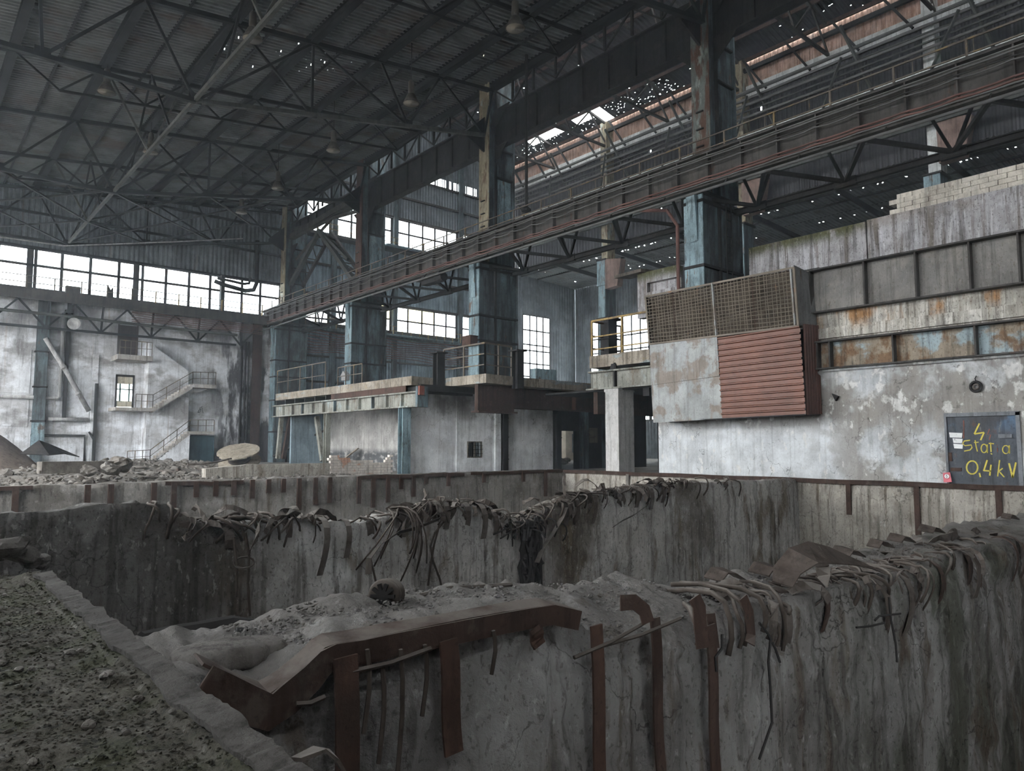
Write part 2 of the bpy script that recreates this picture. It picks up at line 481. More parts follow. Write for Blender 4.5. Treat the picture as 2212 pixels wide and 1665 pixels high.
mat('strap_steel', (.10, .085, .074), [((.05, .036, .028), (3, 3, 3), .5, .66, .8), ((.17, .155, .14), (6, 6, 6), .58, .72, .5)], rough=.85, bump=.4, bscale=16, dust=((.22, .20, .18), .8))
mat('rebar', (.06, .048, .040), [((.03, .023, .018), (4, 4, 4), .48, .66, .8)], rough=.85, bump=.2, dust=((.20, .18, .16), .7), grime=0)
mat('duct_plate', (0.184, 0.174, 0.160), [((0.262, 0.242, 0.213), (.9, .9, .9), .52, .7, .7), ((0.131, 0.129, 0.125), (.7, .7, .5), .5, .68, .6), ((0.107, 0.082, 0.057), (9, 9, 5), .6, .7, .7), ((0.328, 0.303, 0.271), (14, 14, 9), .62, .72, .5)], rough=.7, bump=.35, bscale=5, grime=.5)
mat('rusted_blue_plate', (0.271, 0.226, 0.172), [((0.328, 0.410, 0.443), (.7, .7, .9), .54, .62, .9), ((0.172, 0.098, 0.049), (1.7, 1.7, 1.2), .48, .6, .9), ((0.139, 0.082, 0.045), (5, 5, 3), .58, .68, .7)], rough=.75, bump=.3, grime=.7)
mat('red_sheet', (0.152, 0.062, 0.039), [((0.193, 0.086, 0.057), (.5, .5, .8), .5, .68, .6), ((0.107, 0.048, 0.035), (3, 3, 3), .6, .74, .5)], rough=.42, bump=.05, grime=.15)
mat('brown_sheet', (.10, .048, .037), [((.055, .034, .028), (1.4, 1.4, .6), .5, .66, .7)], rough=.6, bump=.1)
mat('grey_sheet', (0.328, 0.336, 0.328), [((0.213, 0.168, 0.131), (.75, .75, .75), .50, .57, .8), ((0.402, 0.418, 0.435), (1.4, 1.4, .7), .55, .68, .6), ((0.197, 0.139, 0.098), (4, 4, .7), .62, .7, .7)], rough=.6, bump=.15, grime=.4, crack=.3)
mat('wire', (0.176, 0.148, 0.116), [((0.279, 0.139, 0.066), (1, 1, 1), .62, .7, .7)], rough=.7, bump=0, grime=0)
mat('louvre', (0.123, 0.102, 0.078), [((0.045, 0.037, 0.029), (1.5, 1.5, 3), .5, .66, .7)], rough=.85, bump=.2)
mat('hood_sheet', (.13, .13, .125), [((.07, .068, .065), (1.2, 1.2, 1.2), .5, .68, .6)], rough=.55, bump=.1)
mat('roof_sheet', (.135, .145, .145), [((.19, .215, .215), (.3, .5, .5), .52, .68, .6), ((.11, .085, .072), (.25, .4, .4), .52, .66, .7), ((.045, .045, .048), (.5, .5, .5), .52, .7, .6)], rough=.75, bump=.1, grime=0)
mat('roof_sheet_far', (.05, .05, .054), [((.03, .03, .033), (.3, .3, .3), .5, .68, .6)], rough=.8, bump=0, grime=0)
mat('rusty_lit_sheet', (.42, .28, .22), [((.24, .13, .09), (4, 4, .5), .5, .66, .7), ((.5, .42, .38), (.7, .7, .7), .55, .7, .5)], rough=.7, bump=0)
mat('wall_sheet', (.155, .175, .19), [((.22, .25, .28), (1.6, .3, .06), .5, .68, .6), ((.08, .085, .09), (.4, .4, .3), .48, .66, .7), ((.15, .12, .105), (2.2, 2.2, .12), .58, .7, .6)], rough=.7, bump=.1)
mat('wall_sheet_blue', (.20, .255, .29), [((.30, .385, .44), (1.6, .3, .08), .52, .68, .7), ((.10, .12, .13), (.6, .6, .25), .5, .68, .7)], rough=.7, bump=.1)
mat('white_beam', (.55, .57, .56), [((.45, .44, .42), (.7, .7, .7), .52, .7, .6)], rough=.7, bump=0)
mat('door_blue', (.045, .085, .105), [((.07, .12, .14), (.8, .8, .4), .52, .7, .6)], rough=.6, bump=.1)
mat('kv_door', (.075, .085, .10), [((.10, .17, .27), (1.2, 1.2, .8), .54, .64, .8, 'Z', 1.9, 2.7), ((.055, .055, .058), (2.2, 2.2, .9), .5, .66, .8), ((.28, .28, .27), (5, 5, 1.6), .62, .72, .6), ((.12, .07, .05), (3, 3, 2), .6, .7, .6)], rough=.6, bump=.2)
mat('frame_grey', (.17, .18, .195), [((.10, .10, .10), (2, 2, 2), .52, .7, .6)], rough=.6, bump=.15)
mat('yellow_paint', (.62, .52, .09), [((.42, .30, .07), (6, 6, 6), .55, .7, .7), ((.14, .14, .13), (9, 9, 9), .62, .7, .7)], rough=.6, bump=0, grime=0)
mat('red_paint', (.20, .07, .05), [((.12, .09, .09), (7, 7, 7), .5, .66, .7)], rough=.6, bump=0)
mat('white_paint', (.70, .70, .69), [((.30, .30, .30), (9, 9, 9), .58, .68, .7)], rough=.7, bump=0, grime=0)
mat('sign_red', (.62, .16, .19), rough=.5, bump=0, grime=0)
mat('sign_white', (.85, .82, .82), rough=.5, bump=0, grime=0)
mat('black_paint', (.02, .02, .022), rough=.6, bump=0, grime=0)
mat('window_frame', (.055, .053, .05), [((.12, .10, .08), (2, 2, 2), .54, .7, .6)], rough=.8, bump=0, grime=0)
mat('rail_steel', (.115, .098, .08), [((.23, .16, .07), (1.5, 1.5, 1.5), .54, .64, .7)], rough=.8, bump=0, grime=0)
mat('yellow_rail', (.33, .23, .09), [((.14, .10, .07), (2, 2, 2), .5, .66, .7)], rough=.7, bump=0)
mat('cable_grey', (.10, .097, .094), [((.20, .195, .19), (1.5, 1.5, 1.5), .55, .7, .5)], rough=.7, bump=0, grime=0)
mat('cable_black', (.03, .028, .027), rough=.7, bump=0, grime=0)
mat('cable_red', (.13, .066, .056), [((.075, .048, .042), (1.5, 1.5, 1.5), .5, .68, .6)], rough=.7, bump=0, grime=0)
mat('lamp_shell', (.065, .06, .052), [((.10, .09, .08), (3, 3, 3), .5, .7, .6)], rough=.6, bump=0)
mat('lamp_inside', (.17, .15, .12), rough=.5, bump=0, grime=0)
mat('wood', (.30, .26, .205), [((.42, .38, .31), (5, 5, 5), .5, .68, .6), ((.16, .13, .10), (3, 3, 3), .55, .7, .6)], rough=.9, bump=.4)
mat('stair_concrete', (.37, .345, .315), [((.34, .27, .21), (2.2, 2.2, .3), .54, .68, .8), ((.62, .62, .62), (1.2, 1.2, .6), .52, .7, .6), ((.14, .12, .11), (5, 5, .4), .6, .7, .7)], bump=.3)  # base colour darkened so the stairs' shadows show
mat('door_paint_cream', (.50, .46, .36), [((.38, .27, .17), (2, 2, 2), .55, .68, .6)], rough=.6, bump=0)
mat('insulation', (.33, .325, .32), [((.20, .19, .18), (2, 2, .5), .5, .68, .7), ((.55, .55, .55), (3, 3, 3), .6, .7, .6)], rough=.6, bump=.3)
mat('booth_beige', (.55, .49, .40), rough=.8, bump=.2, grime=0)


def glass_mat(name, tint, dirt, dcol):
    m = bpy.data.materials.new(name)
    m.use_nodes = True
    nt = m.node_tree
    N, L = nt.nodes, nt.links
    for n in list(N):
        N.remove(n)
    out = N.new('ShaderNodeOutputMaterial')
    tr = N.new('ShaderNodeBsdfTransparent')
    tr.inputs[0].default_value = (*tint, 1)
    tl = N.new('ShaderNodeBsdfTranslucent')
    tl.inputs[0].default_value = (*dcol, 1)
    gl = N.new('ShaderNodeBsdfGlossy')
    gl.inputs['Roughness'].default_value = .08
    geo = N.new('ShaderNodeNewGeometry')
    no = N.new('ShaderNodeTexNoise')
    no.inputs['Scale'].default_value = 1.3
    no.inputs['Detail'].default_value = 4
    L.new(geo.outputs['Position'], no.inputs['Vector'])
    mr = N.new('ShaderNodeMapRange')
    mr.inputs['From Min'].default_value = .35
    mr.inputs['From Max'].default_value = .7
    mr.inputs['To Min'].default_value = dirt * .4
    mr.inputs['To Max'].default_value = dirt
    L.new(no.outputs['Fac'], mr.inputs['Value'])
    m1 = N.new('ShaderNodeMixShader')
    L.new(mr.outputs[0], m1.inputs[0])
    L.new(tr.outputs[0], m1.inputs[1])
    L.new(tl.outputs[0], m1.inputs[2])
    m2 = N.new('ShaderNodeMixShader')
    m2.inputs[0].default_value = .04
    L.new(m1.outputs[0], m2.inputs[1])
    L.new(gl.outputs[0], m2.inputs[2])
    L.new(m2.outputs[0], out.inputs[0])
    M[name] = m


glass_mat('glass', (.93, .96, .97), .25, (.85, .87, .88))
glass_mat('glass_yellowed', (.85, .82, .66), .6, (.82, .78, .60))

# ================================================================ THE SETTING
YE = 73.0            # end wall of both halls
COLY = [19.9 + 17.55 * k for k in range(4)]
ROOF = lambda x: 22.95 + 0.117 * x


def window(name, label, o, u, v, us, vs, bar=.09, bars=None, missing=0.0, panemat='glass', depth=.08, extra_v=None):
    """glazed opening: mullions, transoms and one object per pane, in the plane o + u*a + v*b"""
    o, u, v = V3(o), unit(V3(u)), unit(V3(v))
    n = np.cross(u, v)
    w = thing(name, label, 'window', o + u * us[0] + v * vs[0], kind='structure')
    for i, a in enumerate(us):
        b = (bars or {}).get(i, bar)
        build('mullion', MB().beam(o + u * a + v * vs[0], o + u * a + v * vs[-1], b, depth, up=n), 'window_frame', w)
    for b_ in vs:
        build('transom', MB().beam(o + u * us[0] + v * b_, o + u * us[-1] + v * b_, bar * .9, depth, up=n), 'window_frame', w)
    for j in range(len(vs) - 1):
        for i in range(len(us) - 1):
            if R.random() < missing:
                continue
            q = [o + u * (us[i + a] ) + v * (vs[j + b]) for a, b in ((0, 0), (1, 0), (1, 1), (0, 1))]
            pm = panemat(i, j) if callable(panemat) else panemat
            build('pane', MB().poly(q, .006), pm, w)
    return w


# ---- floor around the pits and outer ground, spread wide to block light from below
PX0, PX1, PY0, PY1, PZ = 1.3, 27.7, -9.0, 28.0, -6.0
fl = MB()
for (x0, x1, y0, y1) in ((-160, -4, -160, 240), (-4, PX0 - .4, -160, -9), (PX0 - .4, PX1 + .1, -160, PY0 - .4), (PX1 + .1, 200, -160, 240), (-4, PX1 + .1, PY1 + .5, 240), (-4, PX0 - .4, PY0, PY1 + .5)):
    fl.box(x0, x1, y0, y1, -.4, 0)
floor = tag(build('floor', fl, 'floor_concrete'), 'dusty concrete hall floor around the open pits', 'floor', kind='structure')
pf = tag(build('floor_pit', MB().box(PX0 - .5, PX1 + .5, PY0 - .5, PY1 + .5, PZ - .3, PZ), 'dust_concrete'), 'dark rubble floor deep inside the pits', 'floor', kind='structure')

wpb = tag(build('wall_pit_back_blocker', MB().box(PX0 - .8, PX1 + .6, PY0 - .4, PY0, PZ, 0), 'dust_concrete'), 'unseen pit wall behind the camera, added to stop sky light leaking in', 'wall', kind='structure')  # added to close the open pit end against light from below
wps = tag(build('wall_pit_side_blocker', MB().box(-4.6, .9, 12.0, PY1 + .5, PZ, -.05), 'dust_concrete'), 'unseen pit side beyond the mossy wall, added to stop sky light leaking in', 'wall', kind='structure')  # added out of view to shut out light from below

# ---- first hall roof: corrugated sheets between purlins
PUR = [-9.2 + 4.4 * k for k in range(10)]          # ... 30.4
BAY = [-14.0, 2.35] + COLY[:3] + [YE + .5]
ceil = thing('ceiling', 'dark corrugated sheet roof underside of the near hall on purlins', 'ceiling', (10, 30, 22), kind='structure')
for bi in range(len(BAY) - 1):
    for pi in range(len(PUR) - 1):
        x0, x1, y0, y1 = PUR[pi], PUR[pi + 1], BAY[bi], BAY[bi + 1]
        hole = None
        nv = 1
        if (bi, pi) in ((3, 5), (3, 6)):
            nv = 110
            hole = lambda a, b, r=random.Random(pi): (abs(a - .18) < .14 and r.random() < .006)
        if (bi, pi) in ((2, 8), (3, 8), (1, 8)):
            nv = 90
            hole = lambda a, b, r=random.Random(pi + 9): r.random() < .0005
        dz = R.uniform(-.02, .02)
        build('roof_sheet', MB().corr((x0 - .05, y0, ROOF(x0 - .05) + .3 + dz), (0, y1 - y0, 0), (x1 - x0 + .12, 0, ROOF(x1 + .07) - ROOF(x0 - .05)), .34, .085, nv, hole), 'roof_sheet', ceil)
pu = None
for x in PUR:
    for bi in range(len(BAY) - 1):
        build('purlin', MB().ibeam((x, BAY[bi], ROOF(x) - .05), (x, BAY[bi + 1], ROOF(x) - .05), .42, .6, .06), 'truss_steel', ceil)
# thin secondary purlins
for k in range(len(PUR) - 1):
    x = PUR[k] + 2.2
    build('purlin', MB().ibeam((x, BAY[0], ROOF(x) + .16), (x, BAY[-1], ROOF(x) + .16), .12, .2, .03), 'truss_steel', ceil)

# ---- roof trusses of the first hall
def bot(x):
    return 19.2 if x <= 10.9 else 19.2 + (x - 10.9) * (22.8 - 19.2) / (29.6 - 10.9)


def truss(Y, label, light=False):
    t = thing('roof_truss', label, 'roof truss', (10.6, Y, 19.0), group='main roof trusses over the near hall')
    nb = [-9.2, -2.2, 4.3, 10.9, 17.2, 23.6, 29.7]
    for a, b in zip(nb[:-1], nb[1:]):
        build('bottom_chord', MB().beam((a, Y, bot(a)), (b, Y, bot(b)), .24, .22), 'grey_member' if (light and a > 10) else 'truss_steel', t)
    for a, b in zip(PUR[:-1], PUR[1:]):
        build('top_chord', MB().beam((a, Y, ROOF(a) - .32), (b, Y, ROOF(b) - .32), .26, .24), 'truss_steel', t)
    tops = [x for x in PUR]
    for i, a in enumerate(nb):
        near = sorted(tops, key=lambda q: abs(q - a))[:3]
        for q in near[:2] if i % 2 == 0 else near[:3]:
            build('diagonal', MB().beam((a, Y, bot(a)), (q, Y, ROOF(q) - .32), .13, .13), 'truss_steel', t)
    for a in (4.3, 10.9, 17.2, 23.6):
        build('gusset', MB().box(a - .32, a + .32, Y - .03, Y + .03, bot(a) - .1, bot(a) + .42), 'truss_steel', t)
    return t


TL = ['main roof truss framing into the rust-streaked column beside the mesh cage', 'main roof truss framing into the column behind the railed bay', 'main roof truss framing into the column behind the long painted girder', 'roof truss standing against the corrugated end wall']
for k, Y in enumerate((COLY[0], COLY[1], COLY[2], YE - .75)):
    truss(Y, TL[k], light=(k == 1))
# long lower tie running the length of the hall, with hangers up to the purlins
tie = thing('bottom_tie', 'long pale steel tie hanging low under the near roof along the hall', 'steel tie', (10.9, 37, 19.1))
build('tie_bar', MB().beam((10.9, 8, 19.28), (10.9, 71.6, 19.28), .17, .2), 'grey_member', tie)
for Y in (28.6, 46.2, 63.8):
    for q in (8.4, 12.8):
        build('hanger', MB().beam((10.9, Y, 19.3), (q, Y, ROOF(q) - .2), .12, .12), 'grey_member', tie)
for Y0 in (19.9, 37.45, 55.0):
    for dy in (4.4, 13.1):
        build('hanger', MB().beam((10.9, Y0 + dy, 19.3), (10.9, Y0 + 8.8, ROOF(10.9) - .1), .11, .11), 'truss_steel', tie)
# secondary roof frames half way between the trusses
for k, Y in enumerate((28.6, 46.2, 63.8)):
    t = thing('secondary_frame', ['light roof frame above the pits', 'light roof frame above the painted platform girder', 'light roof frame nearest the corrugated end wall'][k], 'roof frame', (10, Y, 21), group='light roof frames between the main trusses')
    build('top_chord', MB().beam((-9.2, Y, ROOF(-9.2) - .3), (30, Y, ROOF(30) - .3), .16, .22), 'truss_steel', t)
    for i in range(3, len(PUR) - 1):
        a = PUR[i] + 2.2
        for q in (PUR[i], PUR[i + 1]):
            build('brace', MB().beam((q, Y, ROOF(q) - .3), (a, Y, ROOF(a) - 2.1), .10, .10), 'truss_steel', t)
    build('lower_chord', MB().beam((PUR[3] + 2.2, Y, ROOF(PUR[3] + 2.2) - 2.1), (PUR[8] + 2.2, Y, ROOF(PUR[8] + 2.2) - 2.1), .11, .13), 'truss_steel', t)
# wind bracing on the underside
wb = thing('wind_bracing', 'crossed wind braces between the two far roof trusses', 'wind bracing', (12, 63, 19))
for a, b in ((4.3, 10.9), (10.9, 17.2), (17.2, 23.6), (-2.2, 4.3)):
    for (y0, y1) in ((55.0, 63.8), (63.8, 72.2)):
        build('brace', MB().beam((a, y0, bot(a)), (b, y1, bot(b)), .12, .12), 'truss_steel', wb)
        build('brace', MB().beam((b, y0, bot(b) + .12), (a, y1, bot(a) + .12), .12, .12), 'truss_steel', wb)
# loose wire hanging slack under the roof near the end wall
wpts = [P(*q, Y=66) for q in ((-60, 500), (0, 512), (60, 520), (137, 531), (250, 527), (400, 521), (525, 515))]
tag(build('slack_wire', MB().tube(wpts, .055, 5), 'insulation'), 'pale slack wire strung across below the dark corrugated end wall', 'wire')

# ---- end wall, first hall half: plaster below, window band, corrugated sheet above
we = thing('wall_end', 'tall end wall with sooty whitewashed plaster below and dark corrugated sheet above', 'wall', (12, YE, 0), kind='structure')
build('plaster', MB().box(-14, 15.3, YE, YE + .5, 0, 14.9).box(16.85, 30.6, YE, YE + .5, 0, 14.9).box(15.3, 16.85, YE, YE + .5, 0, 5.15).box(15.3, 16.85, YE, YE + .5, 8.1, 14.9), 'end_whitewash', we)
for k in range(9):
    x0 = -14 + 5.0 * k
    x1 = min(x0 + 5.0, 30.6)
    if x1 - x0 < .3:
        continue
    build('corrugated_sheet', MB().corr((x0, YE + .1, 18.6), (x1 - x0, 0, 0), (0, 0, 9.5), .42, .07), 'wall_sheet', we)
for (zz) in (18.55, 21.6, 24.4):
    build('girt', MB().box(-14, 30.4, YE - .12, YE + .1, zz, zz + .22), 'truss_steel', we)
# plaster pilasters and raised fields
for x in (13.4,):
    build('pilaster', MB().box(x, x + .45, YE - .22, YE, 0, 9.8 if x < 15 else 11.2), 'end_whitewash', we)
for (x0, x1, z0, z1) in ((10.6, 13.3, 6.9, 9.7), (10.6, 13.3, 4.0, 5.2), (10.9, 13.2, .3, 3.0), (5.0, 8.8, 6.1, 9.9), (4.5, 8.8, 3.3, 5.6), (24.3, 25.4, 3.3, 6.6)):
    build('plaster_field', MB().box(x0, x1, YE - .06, YE, z0, z1), 'end_whitewash', we)
us = [-6.0 + 2.0 * k for k in range(0, 6)] + [6.1, 8.35, 8.75, 10.7, 12.9, 15.2, 16.65, 17.2, 19.25, 21.35, 23.35, 24.5, 26.5, 28.4, 30.5]
bars = {us.index(8.35): .5, us.index(16.65): .5, us.index(24.5): .45}
window('window_1', 'long glazed strip between plaster and dark corrugated sheet above the staircase wall', (0, YE + .12, 0), (1, 0, 0), (0, 0, 1), us, [15.1, 17.15, 18.6], .24, bars, .12)

# pipes and posts on the end wall
pst = thing('steel_column', 'narrow steel post with a pale blue foot on the whitewashed end wall', 'column', (9.45, YE - .5, 0))
build('shaft', MB().ibeam((9.45, YE - .45, 0), (9.5, YE - .45, 14.3), .85, .6, .06, up=(0, 1, 0)), 'blue_steel', pst)
build('foot_plate', MB().box(8.98, 9.92, YE - .82, YE - .77, 1.2, 3.6), 'blue_face', pst)
for z in (3.7, 6.6, 9.6):
    build('collar', MB().box(8.95, 9.98, YE - .84, YE - .1, z, z + .12), 'dark_steel', pst)
pst = thing('steel_column', 'dark narrow steel post beside the leaning pipe on the end wall', 'column', (11.3, YE - .5, 0))
build('shaft', MB().ibeam((11.35, YE - .35, 3.8), (11.35, YE - .35, 14.2), .26, .3, .05, up=(0, 1, 0)), 'dark_steel', pst)
build('collar', MB().box(11.05, 11.65, YE - .6, YE - .1, 13.2, 13.5), 'dark_steel', pst)
pst = thing('steel_column', 'square dark post with a stub bracket below the leaning pipe', 'column', (13.75, YE - .4, 0))
build('shaft', MB().beam((13.75, YE - .35, 0), (13.75, YE - .35, 7.2), .24, .24), 'dark_steel', pst)
build('bracket', MB().beam((13.3, YE - .4, 2.9), (13.7, YE - .4, 2.2), .15, .15), 'dark_steel', pst)
tag(build('leaning_pipe', MB().tube([P(98, 730, Y=YE - .9), P(145, 805, Y=YE - .9), P(192, 888, Y=YE - .75)], .2, 10).tube([P(136, 791, Y=YE - .9), P(139, 796, Y=YE - .9)], .25, 10).tube([P(168, 847, Y=YE - .9), P(171, 852, Y=YE - .9)], .25, 10), 'insulation', smooth=True), 'pale lagged pipe leaning diagonally across the end wall', 'pipe')
tag(build('wall_pipe', MB().tube([(6.0, YE - .4, 5.75), (10.8, YE - .4, 5.75), (10.95, YE - .4, 5.9), (10.95, YE - .4, 13.2)], .16, 8), 'insulation', smooth=True), 'silver lagged pipe turning up the end wall', 'pipe')
tag(build('wall_pipe', MB().tube([(9.0, YE - .4, 2.55), (13.0, YE - .4, 2.55), (13.05, YE - .4, .2)], .11, 8), 'dark_steel', smooth=True), 'thin dark pipe bending down to the floor near the pale blue post foot', 'pipe')
tag(build('wall_pipe', MB().tube([(10.2, YE - .4, 3.95), (13.2, YE - .4, 3.95)], .17, 8), 'insulation', smooth=True), 'short thick horizontal pipe under the foot of the leaning pipe', 'pipe')
for k, (x, r_) in enumerate(((26.55, .12), (26.95, .09), (27.25, .09))):
    tag(build('riser_pipe', MB().tube([(x, YE - .3, .2), (x, YE - .3, 12.2)], r_, 8), 'dark_steel', smooth=True), ['stout riser pipe on the sooty end of the staircase wall', 'thin riser pipe between a stout riser and another thin riser', 'thin riser pipe next to the brown corner post'][k], 'pipe', 'riser pipes on the sooty wall end')
tag(build('corner_post', MB().box(27.7, 28.6, YE - .3, YE, 0, 14.2), 'rust_edge'), 'brown rusted corner post where the sooty plaster ends', 'post')
# bent heating pipes in front of the window strip
ZT = YE - .5
for k, (pts, r_) in enumerate(((((464, 607), (480, 614), (530, 628), (548, 626), (554, 612), (556, 520)), .22), (((470, 601), (500, 607), (525, 613), (538, 612), (541, 600)), .14))):
    tag(build('bent_pipe', MB().tube([P(a, b, Y=ZT) for a, b in pts], r_, 8), 'dark_steel', smooth=True), ['thick dark pipe with an elbow before the window strip', 'thinner dark pipe nested inside the elbow pipe before the window strip'][k], 'pipe')
build('branch_mount', MB().box(24.2, 24.55, YE - .6, YE - .2, 14.9, 18.6), 'dark_steel', we)

# catwalk along the end wall with a truss below
cw = thing('catwalk', 'dark steel catwalk on a lattice truss along the end wall below the window strip', 'catwalk', (12, YE - 1, 11.6))
build('deck', MB().box(-14, 28.6, YE - 1.5, YE - .05, 14.3, 14.7), 'girder_steel', cw)
build('edge_beam', MB().box(-14, 28.6, YE - 1.62, YE - 1.5, 13.9, 14.8), 'girder_steel', cw)
build('bottom_chord', MB().beam((-14, YE - 1.5, 11.6), (25.5, YE - 1.5, 11.6), .2, .2), 'truss_steel', cw)
build('service_pipe', MB().tube([(-14, YE - 1.75, 12.75), (10.5, YE - 1.75, 12.75), (18, YE - 1.75, 12.6), (25.5, YE - 1.75, 12.55)], .13, 8), 'grey_member', cw)
k = 0
x = -13.0
while x < 25:
    build('diagonal', MB().beam((x, YE - 1.5, 13.9), (x + 2.05, YE - 1.5, 11.6), .14, .14), 'truss_steel', cw)
    build('diagonal', MB().beam((x + 2.05, YE - 1.5, 11.6), (x + 4.1, YE - 1.5, 13.9), .14, .14), 'truss_steel', cw)
    build('hanger', MB().beam((x + 2.05, YE - 1.5, 11.6), (x + 2.2, YE - 1.5, 14.3), .16, .16), 'truss_steel', cw)
    x += 4.1
for k in range(21):
    x = -12 + 2.0 * k
    build('railing_post', MB().beam((x, YE - 1.55, 14.7), (x, YE - 1.55, 15.9), .09, .09), 'yellow_rail' if x > 16 else 'rail_steel', cw)
for z in (15.3, 15.88):
    build('railing', MB().beam((-14, YE - 1.55, z), (28.4, YE - 1.55, z), .06, .06), 'rail_steel', cw)
for k in range(6):
    build('cable', MB().tube([(16 + 2 * i, YE - 1.7 - .03 * k, 13.75 - .17 * k + .07 * math.sin(i * 2.1 + k)) for i in range(7)], .035, 5), 'cable_red', cw)
tag(build('floodlight', MB().lathe(P(160, 699, Y=YE - 2.0), [(.05, -.35), (.3, -.25), (.52, 0), (.5, .03), (.28, -.15), (.05, -.2)], axis=(-.3, -1, 0), n=18), 'insulation', smooth=True), 'round silver floodlight bowl hanging from the end wall catwalk', 'floodlight')
tag(build('crate', MB().box(10.9, 12.0, YE - 1.2, YE - .6, 14.7, 15.5), 'girder_steel'), 'dark box lying on the catwalk before the window strip', 'crate')
tag(build('cut_post', MB().poly([(14.0, YE - 1, 14.7), (14.6, YE - 1, 14.7), (14.55, YE - 1, 15.9), (14.35, YE - 1, 15.6), (14.15, YE - 1, 16.0)], .2), 'dark_steel'), 'jagged stub of a cut post standing on the catwalk', 'post')

mat('louvre_dark', (.045, .032, .028), rough=.7, bump=.1)
# ---- staircase on the end wall
KS = .972            # the flights stand proud of the wall
sx = lambda x: x * KS
sz = lambda z: z if z < .25 else 1.7 + (z - 1.7) * KS
YS0, YS1 = YE - 2.7, YE - 1.5
st = thing('concrete_staircase', 'outdoor style concrete staircase zigzagging up the whitewashed end wall', 'staircase', (20, YE - 1.5, 0))


def flight(x0, z0, x1, z1, n, y0, y1, name='flight'):
    s = MB()
    dx, dz = (x1 - x0) / n, (z1 - z0) / n
    for i in range(n):
        s.box(min(x0 + dx * i, x0 + dx * (i + 1)), max(x0 + dx * i, x0 + dx * (i + 1)), y0, y1, z0 + dz * i - .12, z0 + dz * (i + 1))
    s.poly([(x0, (y0 + y1) / 2, z0 - .35), (x0, (y0 + y1) / 2, z0), (x1, (y0 + y1) / 2, z1), (x1, (y0 + y1) / 2, z1 - .35)], abs(y1 - y0) - .02)
    return build(name, s, 'stair_concrete', st)


flight(sx(18.3), 0.15, sx(21.7), sz(3.0), 13, YS0, YS1)
flight(sx(18.35), sz(5.1), sx(21.8), sz(7.5), 13, YS0, YS1)
for (x0, x1, z0, z1) in ((21.7, 24.0, 2.75, 3.05), (21.8, 24.0, 7.25, 7.6), (15.25, 18.35, 4.85, 5.15), (15.25, 18.2, 9.5, 9.95)):
    build('landing', MB().box(sx(x0), sx(x1), YS0, YE, sz(z0), sz(z1)), 'stair_concrete', st)
ym = YE - .75
build('stair_wall', MB().poly([(sx(x), ym, sz(z)) for x, z in ((18.15, 11.35), (21.75, 8.9), (21.75, 7.3), (23.6, 7.25), (21.9, 6.6), (21.75, 0), (18.15, 0))], 1.5), 'end_whitewash', st)
build('side_wall', MB().poly([(sx(x), YS0 + .1, sz(z)) for x, z in ((19.3, 0), (21.7, 0), (21.7, 2.7), (18.9, .45), (18.9, 0))], .2), 'end_whitewash', st)


def rail(parent, pts, hgt, n, m_='rail_steel', mids=(.5,), r_=.035):
    """railing following pts (foot line)"""
    pts = [V3(p) for p in pts]
    up = V3((0, 0, 1))
    for a, b in zip(pts[:-1], pts[1:]):
        build('handrail', MB().beam(a + up * hgt, b + up * hgt, r_ * 1.8, r_ * 1.8), m_, parent)
        for q in mids:
            build('mid_rail', MB().beam(a + up * hgt * q, b + up * hgt * q, r_ * 1.2, r_ * 1.2), m_, parent)
        for i in range(n + 1):
            c = a + (b - a) * i / n
            build('railing_post', MB().beam(c, c + up * hgt, r_ * 1.6, r_ * 1.6), m_, parent)


yr = YS0 + .05
tr3 = lambda L_: [(sx(x), yr, sz(z)) for x, z in L_]
rail(st, tr3([(16.4, .1), (18.3, .2), (21.7, 3.0), (23.95, 3.05)]), 1.1, 3)
rail(st, tr3([(16.9, 5.15), (18.35, 5.15), (21.8, 7.5), (23.95, 7.6)]), 1.2, 3)
rail(st, tr3([(15.4, 9.95), (18.1, 9.95)]), 1.25, 6)
d = thing('door_1', 'half glazed cream and green door onto the middle stair landing', 'door', (16.05, YE - .02, 5.15), kind='structure')
build('door_frame', MB().box(15.3, 15.45, YE - .08, YE, 5.15, 8.1).box(16.7, 16.85, YE - .08, YE, 5.15, 8.1).box(15.3, 16.85, YE - .08, YE, 7.95, 8.15), 'dark_steel', d)
build('shutter', MB().box(15.45, 16.7, YE - .06, YE, 7.3, 7.95).box(15.45, 16.7, YE - .09, YE, 7.58, 7.63), 'door_paint_cream', d)
build('lower_panel', MB().box(15.45, 16.7, YE - .06, YE, 5.2, 5.75), 'door_paint_cream', d)
build('stile', MB().box(15.62, 15.76, YE - .09, YE, 5.7, 7.3).box(16.38, 16.5, YE - .09, YE, 5.7, 7.3).box(15.45, 16.7, YE - .09, YE, 6.75, 6.85), mat('door_green', (.10, .17, .15), rough=.6, bump=0), d)
for (a, b, z0, z1) in ((15.46, 15.62, 5.76, 7.3), (15.76, 16.38, 5.76, 6.75), (16.5, 16.69, 5.76, 7.3), (15.76, 16.5, 6.86, 7.3)):
    build('pane', MB().box(a, b, YE - .045, YE - .035, z0, z1), 'glass', d)
d = tag(build('door_2', MB().box(21.4, 23.6, YE - 1.62, YE - 1.5, .1, 2.55).box(21.35, 21.45, YE - 1.7, YE - 1.5, .1, 2.6).box(22.48, 22.52, YE - 1.65, YE - 1.5, .1, 2.55).box(23.55, 23.65, YE - 1.7, YE - 1.5, .1, 2.6).box(21.35, 23.65, YE - 1.7, YE - 1.5, 2.5, 2.62).box(21.4, 23.6, YE - 1.5, YE, 2.5, 2.6), 'door_blue'), 'dark blue steel double door under the lowest stair landing', 'door', kind='structure')
